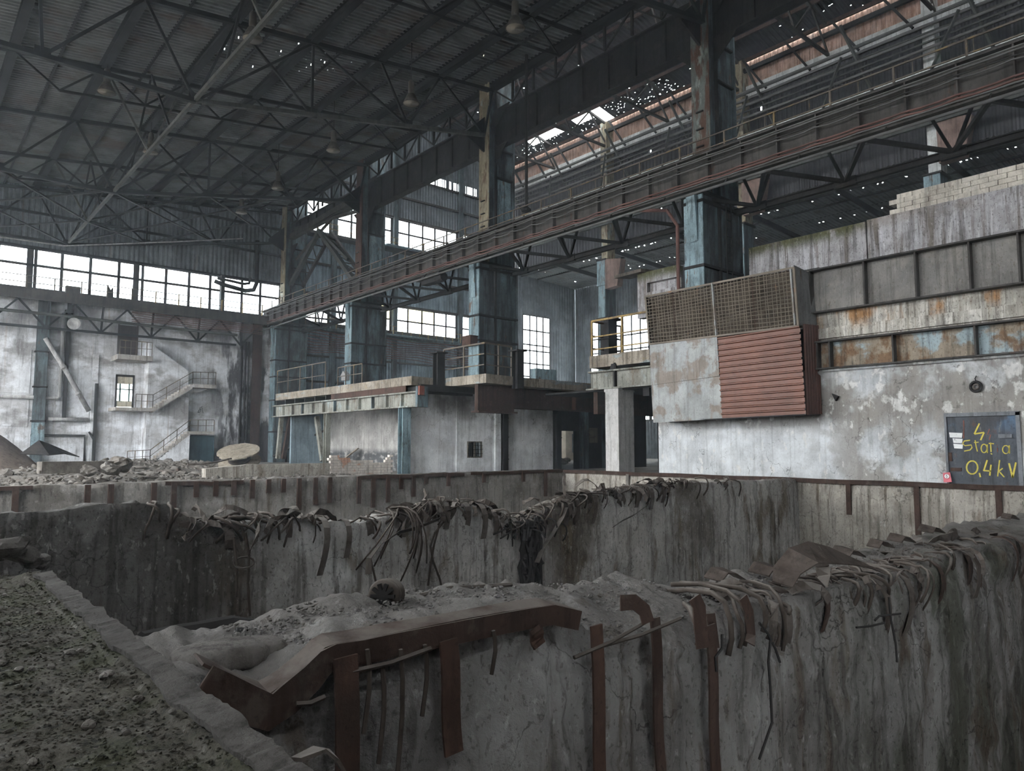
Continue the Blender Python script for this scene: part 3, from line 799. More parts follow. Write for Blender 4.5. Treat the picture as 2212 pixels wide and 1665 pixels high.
tag(build('door_3', MB().box(15.35, 16.95, YE - .05, YE - .01, 9.95, 12.7).box(15.3, 15.42, YE - .1, YE, 9.95, 12.75).box(16.9, 17.0, YE - .1, YE, 9.95, 12.75).box(16.1, 16.16, YE - .08, YE, 9.95, 12.7), 'louvre_dark'), 'dark brown door at the top landing under the catwalk', 'door', kind='structure')
# small black tag scrawled on the staircase wall
gr = MB()
for stp in (((997, 1066), (1005, 1040), (1020, 1030), (1028, 1045), (1012, 1062), (1000, 1062)), ((1026, 1008), (1015, 1022), (1030, 1028), (1022, 1040)), ((1044, 995), (1034, 1010), (1046, 1016), (1042, 1030), (1054, 1072))):
    gr.tube([P(230 + a * 370 / 1867, 680 + b * 330 / 1665, Y=YE - 1.52) for a, b in stp], .028, 4)
build('graffiti', gr, 'black_paint', st)

# ================================================================ SECOND HALL AND AISLE
EAVE, RIDGE = 39.9, 43.0
we2 = thing('wall_end_second', 'corrugated blue-grey end wall of the far hall behind the columns', 'wall', (46, YE, 0), kind='structure')
xs = [30.4 + 5.32 * k for k in range(7)]
for k in range(6):
    x0, x1 = xs[k], xs[k + 1]
    for (z0, z1, m_) in ((0, 14.9, 'wall_sheet_blue'), (18.2, 25.1, 'wall_sheet_blue'), (28.7, 34, 'wall_sheet'), (34, 43.4, 'wall_sheet')):
        def hole(a, b, r=random.Random(int(z0) * 7 + k), z0=z0):
            return z0 == 34 and b < .07 and k > 1 and r.random() < .35
        build('corrugated_sheet', MB().corr((x0, YE + .1, z0), (x1 - x0, 0, 0), (0, 0, z1 - z0), .42, .07, 8 if z0 == 34 else 1, hole if z0 == 34 else None), m_, we2)
for x in (36.5, 44.4, 54.0, 60.5):
    build('wind_post', MB().box(x - .3, x + .3, YE - .35, YE + .05, 0, 41.5), 'blue_steel', we2)
for z in (14.9, 18.2, 21.6, 25.0, 28.8, 31.5, 34.0):
    build('girt', MB().box(30.4, 62.2, YE - .15, YE + .1, z - .12, z + .12), 'girder_steel', we2)
wus = [30.6, 32.6, 34.6, 36.2, 36.8, 38.7, 40.6, 42.4, 44.1, 44.7, 46.4, 48.4, 50.2, 52.0, 53.7, 54.3, 55.8, 57.6, 59.6, 61.5]
wb_ = {wus.index(36.2): .5, wus.index(44.1): .5, wus.index(53.7): .5}
window('window_2', 'upper glazed strip high in the far hall end wall', (0, YE + .12, 0), (1, 0, 0), (0, 0, 1), wus, [25.2, 27.1, 28.7], .22, wb_, .3)
window('window_3', 'lower glazed strip with yellowed panes behind the blue columns', (0, YE + .12, 0), (1, 0, 0), (0, 0, 1), wus, [15.05, 16.5, 18.1], .2, wb_, .1, lambda i, j: 'glass_yellowed' if (j == 1 and R.random() < .7) else 'glass')
# ledges with railings in front of the strips
for k, (z, lab) in enumerate(((24.7, 'steel walkway with railing below the upper glazed strip of the far hall'), (14.3, 'steel walkway with hanging red cables below the yellowed glazed strip'))):
    w = thing('walkway', lab, 'walkway', (46, YE - 1, z - .3))
    build('deck', MB().box(31, 62, YE - 1.6, YE - .2, z - .25, z), 'blue_steel' if k else 'girder_steel', w)
    build('deck_plate', MB().box(42, 47.5, YE - 2.3, YE - 1.5, z - .05, z + .08), 'blue_face', w)
    for i in range(26):
        build('railing_post', MB().beam((31.4 + 1.2 * i, YE - 1.6, z), (31.4 + 1.2 * i, YE - 1.6, z + 1.1), .05, .05), 'yellow_rail', w)
    for q in (.55, 1.1):
        build('railing', MB().beam((31, YE - 1.6, z + q), (62, YE - 1.6, z + q), .045, .045), 'yellow_rail', w)
    if k:
        for i in range(9):
            build('cable', MB().tube([(31 + 2.6 * q, YE - 1.9, z - .5 - .28 * i + .16 * math.sin(q * 1.9 + i * .5)) for q in range(13)], .045, 5), 'cable_red', w)
# lower far end bits: horizontal dark girts on the blue sheet
for z in (4.4, 8.6, 11.4):
    build('girt', MB().box(30.4, 62.2, YE - .15, YE + .1, z - .1, z + .1), 'girder_steel', we2)

# roof of the second hall
roof2 = thing('ceiling_second', 'pitched holed sheet roof of the far hall with strips of missing sheets', 'ceiling', (46.5, 40, EAVE), kind='structure')
RX = [31.2, 36.3, 41.4, 46.5, 51.6, 56.0, 59.2, 60.8, 62.6]
RYs = [-14.2, 2.0, 11, 19.9, 28.6, 37.45, 44, 54.0, 55.5, 66.5, YE + .3]
rz = lambda x: RIDGE - abs(x - 46.5) * (RIDGE - EAVE) / 15.5
gone = {(6, 8), (6, 7), (7, 7)}
for i in range(len(RX) - 1):
    for j in range(len(RYs) - 1):
        if (i, j) in gone:
            if (i, j) == (6, 8):      # remnants along the missing strip
                build('roof_sheet', MB().corr((59.2, 58.5, rz(59.2)), (0, 2.4, 0), (1.6, 0, rz(60.8) - rz(59.2)), .45, .05), 'roof_sheet_far', roof2)
            continue
        x0, x1, y0, y1 = RX[i], RX[i + 1], RYs[j], RYs[j + 1]
        dens = .018 if (i >= 5 and 44 <= y0 < 67) else (.0015 if i >= 4 else .0004)
        rr = random.Random(i * 31 + j)
        build('roof_sheet', MB().corr((x0, y0, rz(x0)), (0, y1 - y0, 0), (x1 - x0, 0, rz(x1) - rz(x0)), .5, .05, 36, lambda a, b, r=rr, d_=dens: r.random() < d_), 'roof_sheet_far', roof2)
for x in (34, 38, 42, 46.5, 51, 55.0, 59.1, 62.2):
    build('purlin', MB().beam((x, 2, rz(x) - .25), (x, YE, rz(x) - .25), .2, .35), 'rust_edge', roof2)
for k, Y in enumerate((COLY[0], 28.6, COLY[1], 46.2, COLY[2], 63.8)):
    t = thing('roof_truss', ['lattice truss under the far roof', 'lattice truss under the far roof'][0], 'roof truss', (46.5, Y, 36.3), group='lattice trusses under the far hall roof')
    build('bottom_chord', MB().beam((31.4, Y, 36.6), (62, Y, 36.6), .25, .25), 'girder_steel', t)
    for s_ in (-1, 1):
        build('top_chord', MB().beam((46.5 + s_ * 15.2, Y, EAVE - .5), (46.5, Y, RIDGE - .5), .25, .25), 'girder_steel', t)
    nodes = [31.6 + 3.05 * i for i in range(11)]
    for i in range(10):
        a, b = nodes[i], nodes[i + 1]
        pa, pb = ((a, Y, 36.6), (b, Y, rz(b) - .5)) if i % 2 == 0 else ((a, Y, rz(a) - .5), (b, Y, 36.6))
        build('diagonal', MB().beam(pa, pb, .15, .15), 'girder_steel', t)

# clerestory above the aisle: rusty sheet lit from the far side, pale band beam
cl = thing('wall_clerestory', 'rusty corrugated clerestory with a pale band under the far eaves', 'wall', (62.6, 35, 25), kind='structure')
for j in range(-2, 8):
    y0, y1 = 2 + 8.9 * j, 2 + 8.9 * (j + 1)
    if not (44 < (y0 + y1) / 2 < 48):
        build('corrugated_sheet', MB().corr((62.7, y0, 37.0), (0, y1 - y0, 0), (0, 0, 2.95), .5, .08), 'rusty_lit_sheet', cl)
    else:
        build('corrugated_sheet', MB().corr((62.7, y0, 37.0), (0, 5.6, 0), (0, 0, 2.95), .5, .08), 'rusty_lit_sheet', cl)
    build('corrugated_sheet', MB().corr((62.8, y0, 25.0), (0, y1 - y0, 0), (0, 0, 12.1), .5, .08, 30, lambda a, b, r=random.Random(j): r.random() < .0006), 'roof_sheet_far', cl)
build('band_beam', MB().box(62.3, 62.6, -14, YE, 35.9, 37.0), 'white_beam', cl)
build('eaves_beam', MB().box(61.9, 62.2, -14, YE, 38.3, 38.7), 'dark_steel', cl)
for j in range(16):
    build('strut', MB().beam((62.2, 4 + 4.4 * j, 36.0), (61.9, 6.2 + 4.4 * j, 39.6), .2, .2), 'dark_steel', cl)

# aisle beyond the second column row
ai = thing('ceiling_aisle', 'low dark sheet roof of the far aisle with pinholes of light', 'ceiling', (68, 40, 25), kind='structure')
for j in range(-2, 8):
    y0, y1 = 2 + 8.9 * j, 2 + 8.9 * (j + 1)
    for i in range(2):
        rr = random.Random(90 + j * 3 + i)
        build('roof_sheet', MB().corr((62.6 + 6.2 * i, y0, 25.2 - .35 * i), (0, y1 - y0, 0), (6.2, 0, -.35), .42, .06, 44, lambda a, b, r=rr: (abs(b - .5) < .03 and r.random() < .05) or r.random() < .0003), 'roof_sheet', ai)
    build('beam', MB().beam((62.5, y0, 24.5), (75, y0, 23.9), .2, .5), 'dark_steel', ai)
for x in (64.5, 67.5, 70.5, 73.5):
    build('purlin', MB().beam((x, 2, 24.85), (x, YE, 24.85), .14, .25), 'dark_steel', ai)
we3 = thing('wall_end_aisle', 'blue-grey sheet end wall of the far aisle around a tall window', 'wall', (68, YE, 0), kind='structure')
for (x0, x1, z0, z1) in ((62.2, 64.8, 0, 25), (69.9, 75, 0, 25), (64.8, 69.9, 0, 5.5), (64.8, 69.9, 19.6, 25)):
    build('corrugated_sheet', MB().corr((x0, YE + .1, z0), (x1 - x0, 0, 0), (0, 0, z1 - z0), .5, .07), 'wall_sheet', we3)
window('window_4', 'tall many-paned window in the end wall of the far aisle', (0, YE + .1, 0), (1, 0, 0), (0, 0, 1), [64.8, 66.1, 67.4, 68.6, 69.9], [5.5, 7.4, 9.2, 11.1, 12.9, 14.7, 15.5, 17.5, 19.6], .2, None, .1)
we4 = thing('wall_aisle_side', 'blue-grey sheet side wall of the far aisle', 'wall', (75, 40, 0), kind='structure')
for (y0, y1, z0, z1) in ((YE - 3.0, YE + .3, 0, 25), (-14, 55.0, 0, 25), (55.0, YE - 3.0, 19.4, 25), (55.0, YE - 3.0, 0, 5)):
    build('corrugated_sheet', MB().corr((75, y0, z0), (0, y1 - y0, 0), (0, 0, z1 - z0), .5, .07), 'wall_sheet', we4)
window('window_5', 'tall many-paned window in the side wall of the far aisle', (75.0, 0, 0), (0, -1, 0), (0, 0, 1), [-YE + 3.0 + 1.5 * k for k in range(11)], [5, 7.0, 8.9, 10.8, 12.7, 14.6, 16.6, 19.4], .2, {3: .45, 7: .45}, .1)

# second row of columns
for k, Y in enumerate((COLY[0] + .4, COLY[1], COLY[2] + .2)):
    c = thing('steel_column', ['far column with a pinkish bracket rising behind the concrete parapet', 'far column standing behind the column next to the mesh cage', 'far column with a brown bracket behind the yellow balcony railing'][k], 'column', (62, Y, 0), group=None)
    build('lower_shaft', MB().box(61.2, 62.9, Y - .5, Y + .5, 0, 23.0), 'blue_steel', c)
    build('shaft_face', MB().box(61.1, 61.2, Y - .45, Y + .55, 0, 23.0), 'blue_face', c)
    build('upper_shaft', MB().box(61.6, 62.9, Y - .45, Y + .45, 23.0, 39.5), 'white_beam' if k == 0 else 'old_yellow_steel', c)
    zb_ = 23.8 if k != 2 else 19.6
    build('bracket', MB().poly([(61.5, Y - .4, zb_ + 3.4), (61.5, Y - 2.9, zb_ + 3.0), (61.5, Y - 2.3, zb_), (61.5, Y - .5, zb_ - .1)], .9), mat('bracket_paint', (.20, .14, .12), [((.11, .07, .055), (1, 1, 1), .5, .7, .6)], rough=.8, bump=.1), c)
    build('cap_plate', MB().box(60.9, 63.2, Y - .7, Y + .7, 22.9, 23.05), 'dark_steel', c)
    build('base_flange', MB().box(61.0, 61.12, Y - .55, Y + .65, 20.0, 22.9), 'blue_face', c)
# runway of the second row: lattice with pipes
rw = thing('crane_runway', 'pale lattice crane runway with pipes along the far column row', 'crane runway', (61, 40, 27))
for z, w_, m_ in ((27.2, .5, 'grey_member'), (29.3, .3, 'grey_member'), (31.2, .75, 'white_beam')):
    build('chord', MB().beam((61.0, 4, z), (61.0, YE, z), .3, w_), m_, rw)
for j in range(16):
    y = 4 + 4.3 * j
    build('diagonal', MB().beam((60.9, y, 27.3), (60.9, y + 2.15, 31.0), .2, .2), 'grey_member', rw)
    build('diagonal', MB().beam((60.9, y + 2.15, 31.0), (60.9, y + 4.3, 27.3), .2, .2), 'grey_member', rw)
    build('railing_post', MB().beam((60.6, y, 31.4), (60.6, y, 32.6), .07, .07), 'rail_steel', rw)
build('railing', MB().beam((60.6, 4, 32.6), (60.6, YE, 32.6), .06, .06), 'rail_steel', rw)
for i in range(7):
    tag(build('service_pipe', MB().tube([(60.2 - .25 * (i % 3), 4 + 8.6 * q, 32.8 + .42 * i + .08 * math.sin(q * 1.7 + i)) for q in range(9)], .09 if i % 2 else .13, 6), 'grey_member' if i % 2 else 'cable_grey', smooth=True), 'long thin service pipe strung under the far eaves', 'pipe', 'service pipes under the far eaves')
# braces hanging between far eaves and runway
kb = thing('eaves_bracing', 'pale knee braces between the far runway and the far eaves', 'bracing', (61, 40, 31))
for j in range(8):
    y = COLY[0] - 13 + 8.77 * j
    build('brace', MB().beam((60.9, y, 31.2), (58.6, y + 1.5, 36.8), .2, .2), 'grey_member', kb)
    build('brace', MB().beam((58.6, y + 1.5, 34.0), (61, y + 4.4, 31.2), .18, .18), 'grey_member', kb)

# ================================================================ FIRST COLUMN ROW
CL = ['rust-streaked blue column rising behind the mesh cage', 'tall blue column behind the railed bay of the platform', 'tall blue column with a small birdhouse box behind the painted girder', 'blue column at the corner by the sooty end of the wall']
XA, XB = 29.3, 32.7
for k, Y in enumerate(COLY):
    y0, y1 = Y, Y + 1.05
    if k == 3:
        y0, y1 = YE - 2.0, YE - .9
    c = thing('steel_column', CL[k], 'column', ((XA + XB) / 2, (y0 + y1) / 2, 0), group='built-up steel columns between the two halls')
    build('lower_shaft', MB().box(XA + .04, XB - .04, y0 + .06, y1 - .06, 0, 13.9), 'blue_steel', c)
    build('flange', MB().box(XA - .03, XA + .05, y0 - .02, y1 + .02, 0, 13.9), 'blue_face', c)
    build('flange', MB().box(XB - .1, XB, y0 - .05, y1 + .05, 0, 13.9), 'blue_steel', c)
    build('flange', MB().box(XA + 1.35, XA + 1.5, y0 - .06, y0 + .1, 0, 13.9), 'dark_steel', c)
    build('web_plate', MB().box(XA + 1.55, XB - .2, y0 - .02, y0 + .08, 10.4, 13.4), 'blue_steel', c)
    for z in (3.0, 6.2, 8.6, 10.3, 13.5):
        build('batten', MB().box(XA - .06, XB, y0 - .08, y0 + .07, z, z + .14).box(XA - .08, XA, y0 - .05, y1 + .05, z, z + .14), 'dark_steel', c)
    build('shelf', MB().box(XA - .5, XB - .6, y0 - .15, y1 + .15, 13.9, 14.05), 'dark_steel', c)
    # upper shaft, set back to the far side
    ux0, ux1 = XA + .8, XB - .3
    if k == 3:
        mu = 'old_yellow_steel'
    build('upper_shaft', MB().box(ux0 + .06, ux1, y0 + .12, y1 - .12, 14.05, 39.5), 'blue_steel', c)
    build('upper_flange', MB().box(ux0, ux0 + .07, y0, y1, 14.05, 39.5), 'old_yellow_steel' if k in (1, 3) else ('rust_steel' if k == 2 else mat('peeling_steel', (.12, .135, .125), [((.085, .045, .03), (3, 3, .6), .46, .56, .95), ((.26, .30, .28), (2, 2, .8), .58, .66, .8)], rough=.75, bump=.3)), c)
    build('upper_flange', MB().box(ux1 - .12, ux1, y0 - .08, y1 + .08, 14.05, 39.5), 'blue_steel', c)
    build('upper_flange', MB().box(ux0 + .62, ux0 + .72, y0 - .05, y0 + .15, 14.05, 39.5), 'dark_steel', c)
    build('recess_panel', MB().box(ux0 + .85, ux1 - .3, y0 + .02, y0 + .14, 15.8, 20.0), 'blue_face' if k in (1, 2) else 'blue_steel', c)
    for z in (15.6, 20.1, 22.1):
        build('batten', MB().box(ux0 + .6, ux1, y0 - .04, y0 + .13, z, z + .1), 'dark_steel', c)
    for i in range(5):
        build('rung', MB().box(ux0 - .12, ux0 - .02, y0 + .35, y0 + .75, 14.8 + .9 * i, 14.86 + .9 * i), 'dark_steel', c)
    if k == 0:      # ladder strip and old cover plates
        for sx in (1.75, 2.2):
            build('ladder_rail', MB().beam((XA + sx, y0 - .18, 8.5), (XA + sx, y0 - .18, 13.8), .05, .05), 'dark_steel', c)
        for i in range(12):
            build('ladder_rung', MB().beam((XA + 1.75, y0 - .18, 8.7 + .42 * i), (XA + 2.2, y0 - .18, 8.7 + .42 * i), .04, .04), 'dark_steel', c)
        build('conduit', MB().tube([(XA - .12, y1 + .35, 8.5), (XA - .12, y1 + .35, 12.6), (XA - .2, y1 + .9, 13.5), (XA - .3, y1 + 2.6, 13.9)], .09, 8), 'cable_red', c)
    # gusset plate at the crane seat seen on the lit face
    build('seat_stiffener', MB().poly([(XA - .1, y0 + .5, 13.9), (XA - .3, y0 + .5, 13.9), (XA - .1, y0 + .5, 11.6)], .5), 'blue_face', c)
    # bracket under the roof
    build('roof_bracket', MB().poly([(ux0, y0 + .5, 24.4), (ux0 - 1.6, y0 + .5, 22.9), (ux0 - 1.6, y0 + .5, 22.6), (ux0, y0 + .5, 21.9)], .14), 'dark_steel', c)
    for z in (22.35, 24.9):
        build('knee_plate', MB().poly([(ux0 + .6, y0 - .02, z), (ux0 + .6, y0 - 1.5, z + .05), (ux0 + .6, y0 - .02, z - 1.3)], .1), 'dark_steel', c)
        build('knee_plate', MB().poly([(ux0 + .6, y1 + .02, z), (ux0 + .6, y1 + 1.5, z + .05), (ux0 + .6, y1 + .02, z - 1.3)], .1), 'dark_steel', c)
    if k == 2:
        bxn = MB().box(28.9, 29.25, y0 + .1, y0 + .9, 7.2, 7.6).poly([(29.1, y0, 7.6), (29.1, y0 + 1.0, 7.6), (29.1, y0 + .5, 8.0)], .5)
        build('switch_box', bxn, 'insulation', c)
    if k == 1:
        tag(build('junction_box', MB().box(28.6, 29.2, y0 + .0, y0 + .9, 8.3, 8.9).box(28.55, 29.2, y0 - .05, y0 + .95, 8.86, 8.94), 'rust_steel'), 'rusty red junction box on the lit face of the column behind the railed bay', 'junction box')

# ---- crane girder along the first row
YG0, YG1 = 3.0, 73.2
XG = 28.85
cg = thing('crane_girder', 'long riveted dark steel crane girder running in front of the blue columns', 'crane girder', (XG, 38, 13.9))
build('web', MB().box(XG - .02, XG + .02, YG0, YG1, 14.0, 15.5), 'girder_steel', cg)
build('top_flange', MB().box(XG - .3, XG + .35, YG0, YG1, 15.48, 15.56), 'girder_steel', cg)
build('bottom_flange', MB().box(XG - .28, XG + .28, YG0, YG1, 13.92, 14.0), 'girder_steel', cg)
build('crane_rail', MB().box(XG - .05, XG + .05, YG0, YG1, 15.56, 15.72), 'dark_steel', cg)
n = int((YG1 - YG0) / 1.755)
s0 = None
for i in range(n + 1):
    y = YG0 + .3 + 1.755 * i
    if s0 is None:
        s0 = build('stiffener', MB().box(XG - .27, XG - .02, y - .03, y + .03, 14.0, 15.48), 'girder_steel', cg)
    else:
        share(s0, (WL[s0.name][0], y, 14.0), cg)
build('walkway_plate', MB().box(XG + .35, 31.6, YG0, YG1, 15.42, 15.5), 'dark_steel', cg)
# surge truss chord and lacing seen from below
build('surge_chord', MB().ibeam((32.2, YG0, 13.55), (32.2, YG1, 13.55), .25, .3, .05), 'dark_steel', cg)
for i in range(int((YG1 - YG0) / 4.39)):
    y = YG0 + .3 + 4.39 * i
    build('lacing', MB().beam((XG + .2, y, 13.95), (32.2, y + 2.2, 13.6), .16, .16), 'dark_steel', cg)
    build('lacing', MB().beam((32.2, y + 2.2, 13.6), (XG + .2, y + 4.39, 13.95), .16, .16), 'dark_steel', cg)
    build('hanger', MB().beam((32.2, y + 2.2, 13.5), (32.2, y + 1.4, 15.4), .12, .12), 'dark_steel', cg)
    build('hanger', MB().beam((32.2, y + 2.2, 13.5), (32.2, y + 3.0, 15.4), .12, .12), 'dark_steel', cg)
    build('node_plate', MB().box(32.1, 32.3, y + 1.7, y + 2.7, 13.35, 13.75), 'dark_steel', cg)
for i in range(28):
    y = YG0 + .3 + 2.55 * i
    build('railing_post', MB().beam((30.2 - .9, y, 15.5), (30.2 - .9, y, 16.6), .075, .075), 'rail_steel', cg)
for z in (16.05, 16.6):
    build('railing', MB().beam((29.3, YG0, z), (29.3, YG1, z), .055, .055), 'rail_steel', cg)
# cables and pipes along the girder face
CB = [(15.32, .035, 'cable_grey', .03), (15.22, .035, 'cable_grey', .07), (15.02, .03, 'cable_black', .06), (14.90, .032, 'cable_grey', .10), (14.30, .045, 'cable_red', .07), (14.16, .05, 'cable_red', .10), (14.06, .04, 'cable_grey', .05)]
CN = ['uppermost grey cable clipped along the crane girder web', 'second grey cable from the top of the crane girder web', 'black cable between grey ones on the crane girder web', 'lower grey cable sagging between crane girder stiffeners', 'upper dull red cable low on the crane girder', 'lower dull red cable low on the crane girder', 'thin grey conduit on the bottom flange of the crane girder']
for (z, r_, m_, sag), lab in zip(CB, CN):
    rr = random.Random(int(z * 100))
    pts = []
    for i in range(n):
        y = YG0 + .3 + 1.755 * i
        s_ = sag * rr.uniform(.3, 1.3) * (1.0 if y > 26 else .6)
        pts += [(XG - .33, y, z), (XG - .33, y + .55, z - s_ * .85), (XG - .33, y + 1.2, z - s_ * .9)]
    if 'cable' in lab:
        pts += [(XG - .33, YG1 - .2, z), (XG - .8, YG1 + .0 - .3, z - .35), (XG - 1.4, YG1 - .4, z - .9)]
    tag(build('girder_cable', MB().tube(pts, r_, 5), m_), lab, 'cable', 'cables along the crane girder')
tag(build('girder_pipe', MB().tube([(XG - .55, YG0, 13.62), (XG - .55, 30, 13.6), (XG - .6, 50, 13.55), (XG - .55, YG1, 13.4)], .07, 8), 'cable_grey', smooth=True), 'straight thin pipe hung on brackets below the crane girder', 'pipe')
br = thing('pipe_bracket', 'row of small hangers holding the thin pipe below the crane girder', 'bracket', (XG - .4, 40, 13.6))
for i in range(20):
    y = YG0 + 1 + 3.51 * i
    build('hanger', MB().beam((XG - .3, y, 13.95), (XG - .55, y, 13.6), .05, .05), 'dark_steel', br)
tag(build('winch_motor', MB().box(XG - .35, XG + .2, 41.0, 43.2, 13.2, 13.85).lathe((XG - .1, 41.2, 13.45), [(.05, -.6), (.32, -.5), (.32, .3), (.1, .4)], axis=(0, 1, 0), n=12), 'dark_steel'), 'dark motor block hanging under the crane girder near the railed bay column', 'motor')
tag(build('hanging_rod', MB().tube([P(1137, 95, X=29.6), P(1137, 452, X=29.6)], .1, 6).lathe(P(1137, 455, X=29.6), [(.05, .3), (.3, .1), (.3, -.05), (.05, -.1)], n=10), 'dark_steel'), 'thin dark rod hanging straight down right of the railed bay column', 'rod')

# ---- upper plate girder and lattice along the first row under the roof edge
ug = thing('upper_girder', 'dark plate girder with lattice above tying the column tops together', 'girder', (30.9, 46, 22.2))
for a, b in ((2.4, COLY[0]), (COLY[0] + 1.05, COLY[1]), (COLY[1] + 1.05, COLY[2]), (COLY[2] + 1.05, YE - 2.0)):
    if a < 50:
        build('web', MB().box(30.85, 30.95, a, b, 22.3, 24.6), 'dark_steel', ug)
    else:
        build('web', MB().box(30.85, 30.95, a, b, 23.4, 24.6), 'dark_steel', ug)
    build('bottom_flange', MB().box(30.6, 31.2, a, b, 22.22 if a < 50 else 23.3, 22.3 if a < 50 else 23.4), 'dark_steel', ug)
    build('top_flange', MB().box(30.6, 31.2, a, b, 24.6, 24.7), 'dark_steel', ug)
    m_ = 8
    for i in range(m_):
        ya, yb = a + (b - a) * i / m_, a + (b - a) * (i + 1) / m_
        build('post', MB().beam((30.5, ya, 24.7), (30.5, ya, 27.5), .14, .14), 'dark_steel', ug)
        build('diagonal', MB().beam((30.5, ya, 24.7), (30.5, yb, 26.3), .1, .1) if i % 2 else MB().beam((30.5, ya, 26.3), (30.5, yb, 24.7), .1, .1), 'dark_steel', ug)
        build('stiffener', MB().box(30.7, 30.86, ya - .04, ya + .04, 22.3 if a < 50 else 23.4, 24.6), 'dark_steel', ug)
    for z in (26.3, 26.9, 27.4):
        build('rail', MB().beam((30.5, a, z), (30.5, b, z), .07, .1), 'dark_steel', ug)
# portal bracing between the two farthest columns
pb = thing('portal_bracing', 'A-shaped lattice portal bracing between the two farthest blue columns', 'bracing', (31, 64, 14))
apex = P(690, 498, X=30.8)
for k, (q, w_) in enumerate((((588, 690), .38), ((775, 622), .4))):
    e = P(*q, X=30.8)
    build('leg', MB().beam(apex, e, w_, w_), 'grey_member', pb)
    e2 = e + V3((1.3, 0, 0))
    build('leg', MB().beam(apex + V3((1.3, 0, 0)), e2, .28, .28), 'girder_steel', pb)
    for i in range(7):
        a_, b_ = i / 7, (i + 1) / 7
        build('lacing', MB().beam(apex + (e - apex) * a_, apex + V3((1.3, 0, 0)) + (e - apex) * b_, .09, .09), 'girder_steel', pb)
        build('lacing', MB().beam(apex + (e - apex) * b_, apex + V3((1.3, 0, 0)) + (e - apex) * b_, .09, .09), 'girder_steel', pb)
for k, (q0, q1, w_) in enumerate((((600, 530), (770, 430), .55), ((600, 505), (775, 455), .25), ((640, 560), (745, 440), .2), ((692, 500), (752, 560), .25))):
    build('arch_chord', MB().beam(P(*q0, X=30.8), P(*q1, X=30.8), w_, w_), 'girder_steel' if k != 3 else 'grey_member', pb)

# ================================================================ LEFT PLATFORM AND WHITE BLOCK
XD = 22.0
pl = thing('steel_platform', 'raised concrete deck on a painted steel girder in front of the blue columns', 'platform', (26, 42, 0))
deck = MB()
deck.poly([(XD, 53, 5.33), (XD, 34.2, 5.33), (24.25, 34.6, 5.33), (24.3, 30.4, 5.33), (26.6, 30.8, 5.33), (36.5, 31.2, 5.33), (36.5, 53, 5.33)], .5)
build('deck', deck, 'deck_concrete', pl)
build('front_girder_web', MB().box(XD + .05, XD + .1, 33.4, 53.3, 3.9, 4.65), 'platform_steel', pl)
build('girder_flange', MB().box(XD - .15, XD + .3, 33.4, 53.3, 4.62, 4.7), 'platform_steel', pl)
build('girder_flange', MB().box(XD - .15, XD + .3, 33.4, 53.3, 3.83, 3.91), 'platform_steel', pl)
for i in range(13):
    y = 33.5 + 1.63 * i
    build('stiffener', MB().box(XD - .13, XD + .06, y - .04, y + .04, 3.9, 4.63), 'platform_steel' if i % 3 else 'blue_steel', pl)
    build('joist', MB().box(XD + .1, XD + 5, y - .06, y + .06, 4.7, 5.08), 'dark_steel', pl)
build('edge_plate', MB().box(XD - .06, XD - .02, 34.7, 43.8, 4.72, 5.06), 'rust_steel', pl)
build('girder_end_plate', MB().box(XD - .25, XD + .45, 33.2, 33.4, 3.8, 4.95), 'blue_steel', pl)
build('red_end_block', MB().box(XD - .22, XD + .1, 33.05, 33.2, 4.45, 4.95), 'red_paint', pl)
build('cross_girder', MB().box(24.3, 26.9, 31.1, 31.4, 3.55, 5.05).box(24.2, 27.0, 30.9, 31.6, 3.5, 3.6), 'rust_edge', pl)
build('cross_girder', MB().box(26.9, 36.5, 31.8, 32.1, 3.9, 5.05).box(26.9, 36.5, 31.6, 32.3, 3.85, 3.92), 'rust_edge', pl)
build('girder_stiffener', MB().box(32.3, 32.4, 31.45, 31.8, 3.9, 5.05), 'rust_steel', pl)
build('side_girder', MB().box(22.3, 22.6, 33.4, 35.4, 3.9, 5.0), 'dark_steel', pl)
# posts
build('post', MB().ibeam((XD + .2, 35.2, 0), (XD + .2, 35.2, 3.85), .55, .5, .06, up=(0, 1, 0)), 'blue_face', pl)
build('post', MB().ibeam((XD + .1, 44.6, 0), (XD + .1, 44.6, 3.85), .35, .35, .05, up=(0, 1, 0)), 'platform_steel', pl)
build('prop', MB().beam(P(600, 990, X=22.4), P(608, 900, X=22.4), .28, .28), 'platform_steel', pl)
build('prop', MB().beam(P(612, 990, X=23.2), P(628, 900, X=23.2), .28, .28), 'rust_edge', pl)
build('prop', MB().beam(P(697, 995, X=23.2), P(684, 900, X=23.2), .3, .3), 'platform_steel', pl)
build('diagonal_brace', MB().beam(P(590, 985, X=24.5), P(700, 930, X=24.5), .12, .12), 'dark_steel', pl)
rail(pl, [(XD + .1, 53, 5.58), (XD + .1, 45.0, 5.58)], 1.75, 4)
rail(pl, [(XD + .1, 43.2, 5.58), (XD + .1, 40.0, 5.58)], 1.2, 3)
rail(pl, [(24.35, 34.4, 5.58), (24.35, 30.55, 5.58), (26.5, 30.85, 5.58)], 1.7, 2, 'rail_steel', (.3, .65), .05)
for k, (x, y) in enumerate(((23.9, 34.3), (26.75, 30.6))):
    build('stub_column', MB().ibeam((x, y, 4.9), (x, y, 7.0), .5, .5, .06, up=(0, 1, 0)).box(x - .38, x + .38, y - .38, y + .38, 7.0, 7.08), 'dark_steel', pl)
build('shade_slab', MB().box(XD + 1.5, 60, 35.6, 52, 5.0, 5.08), 'dark_steel', pl)  # roof slab added to darken the rooms below

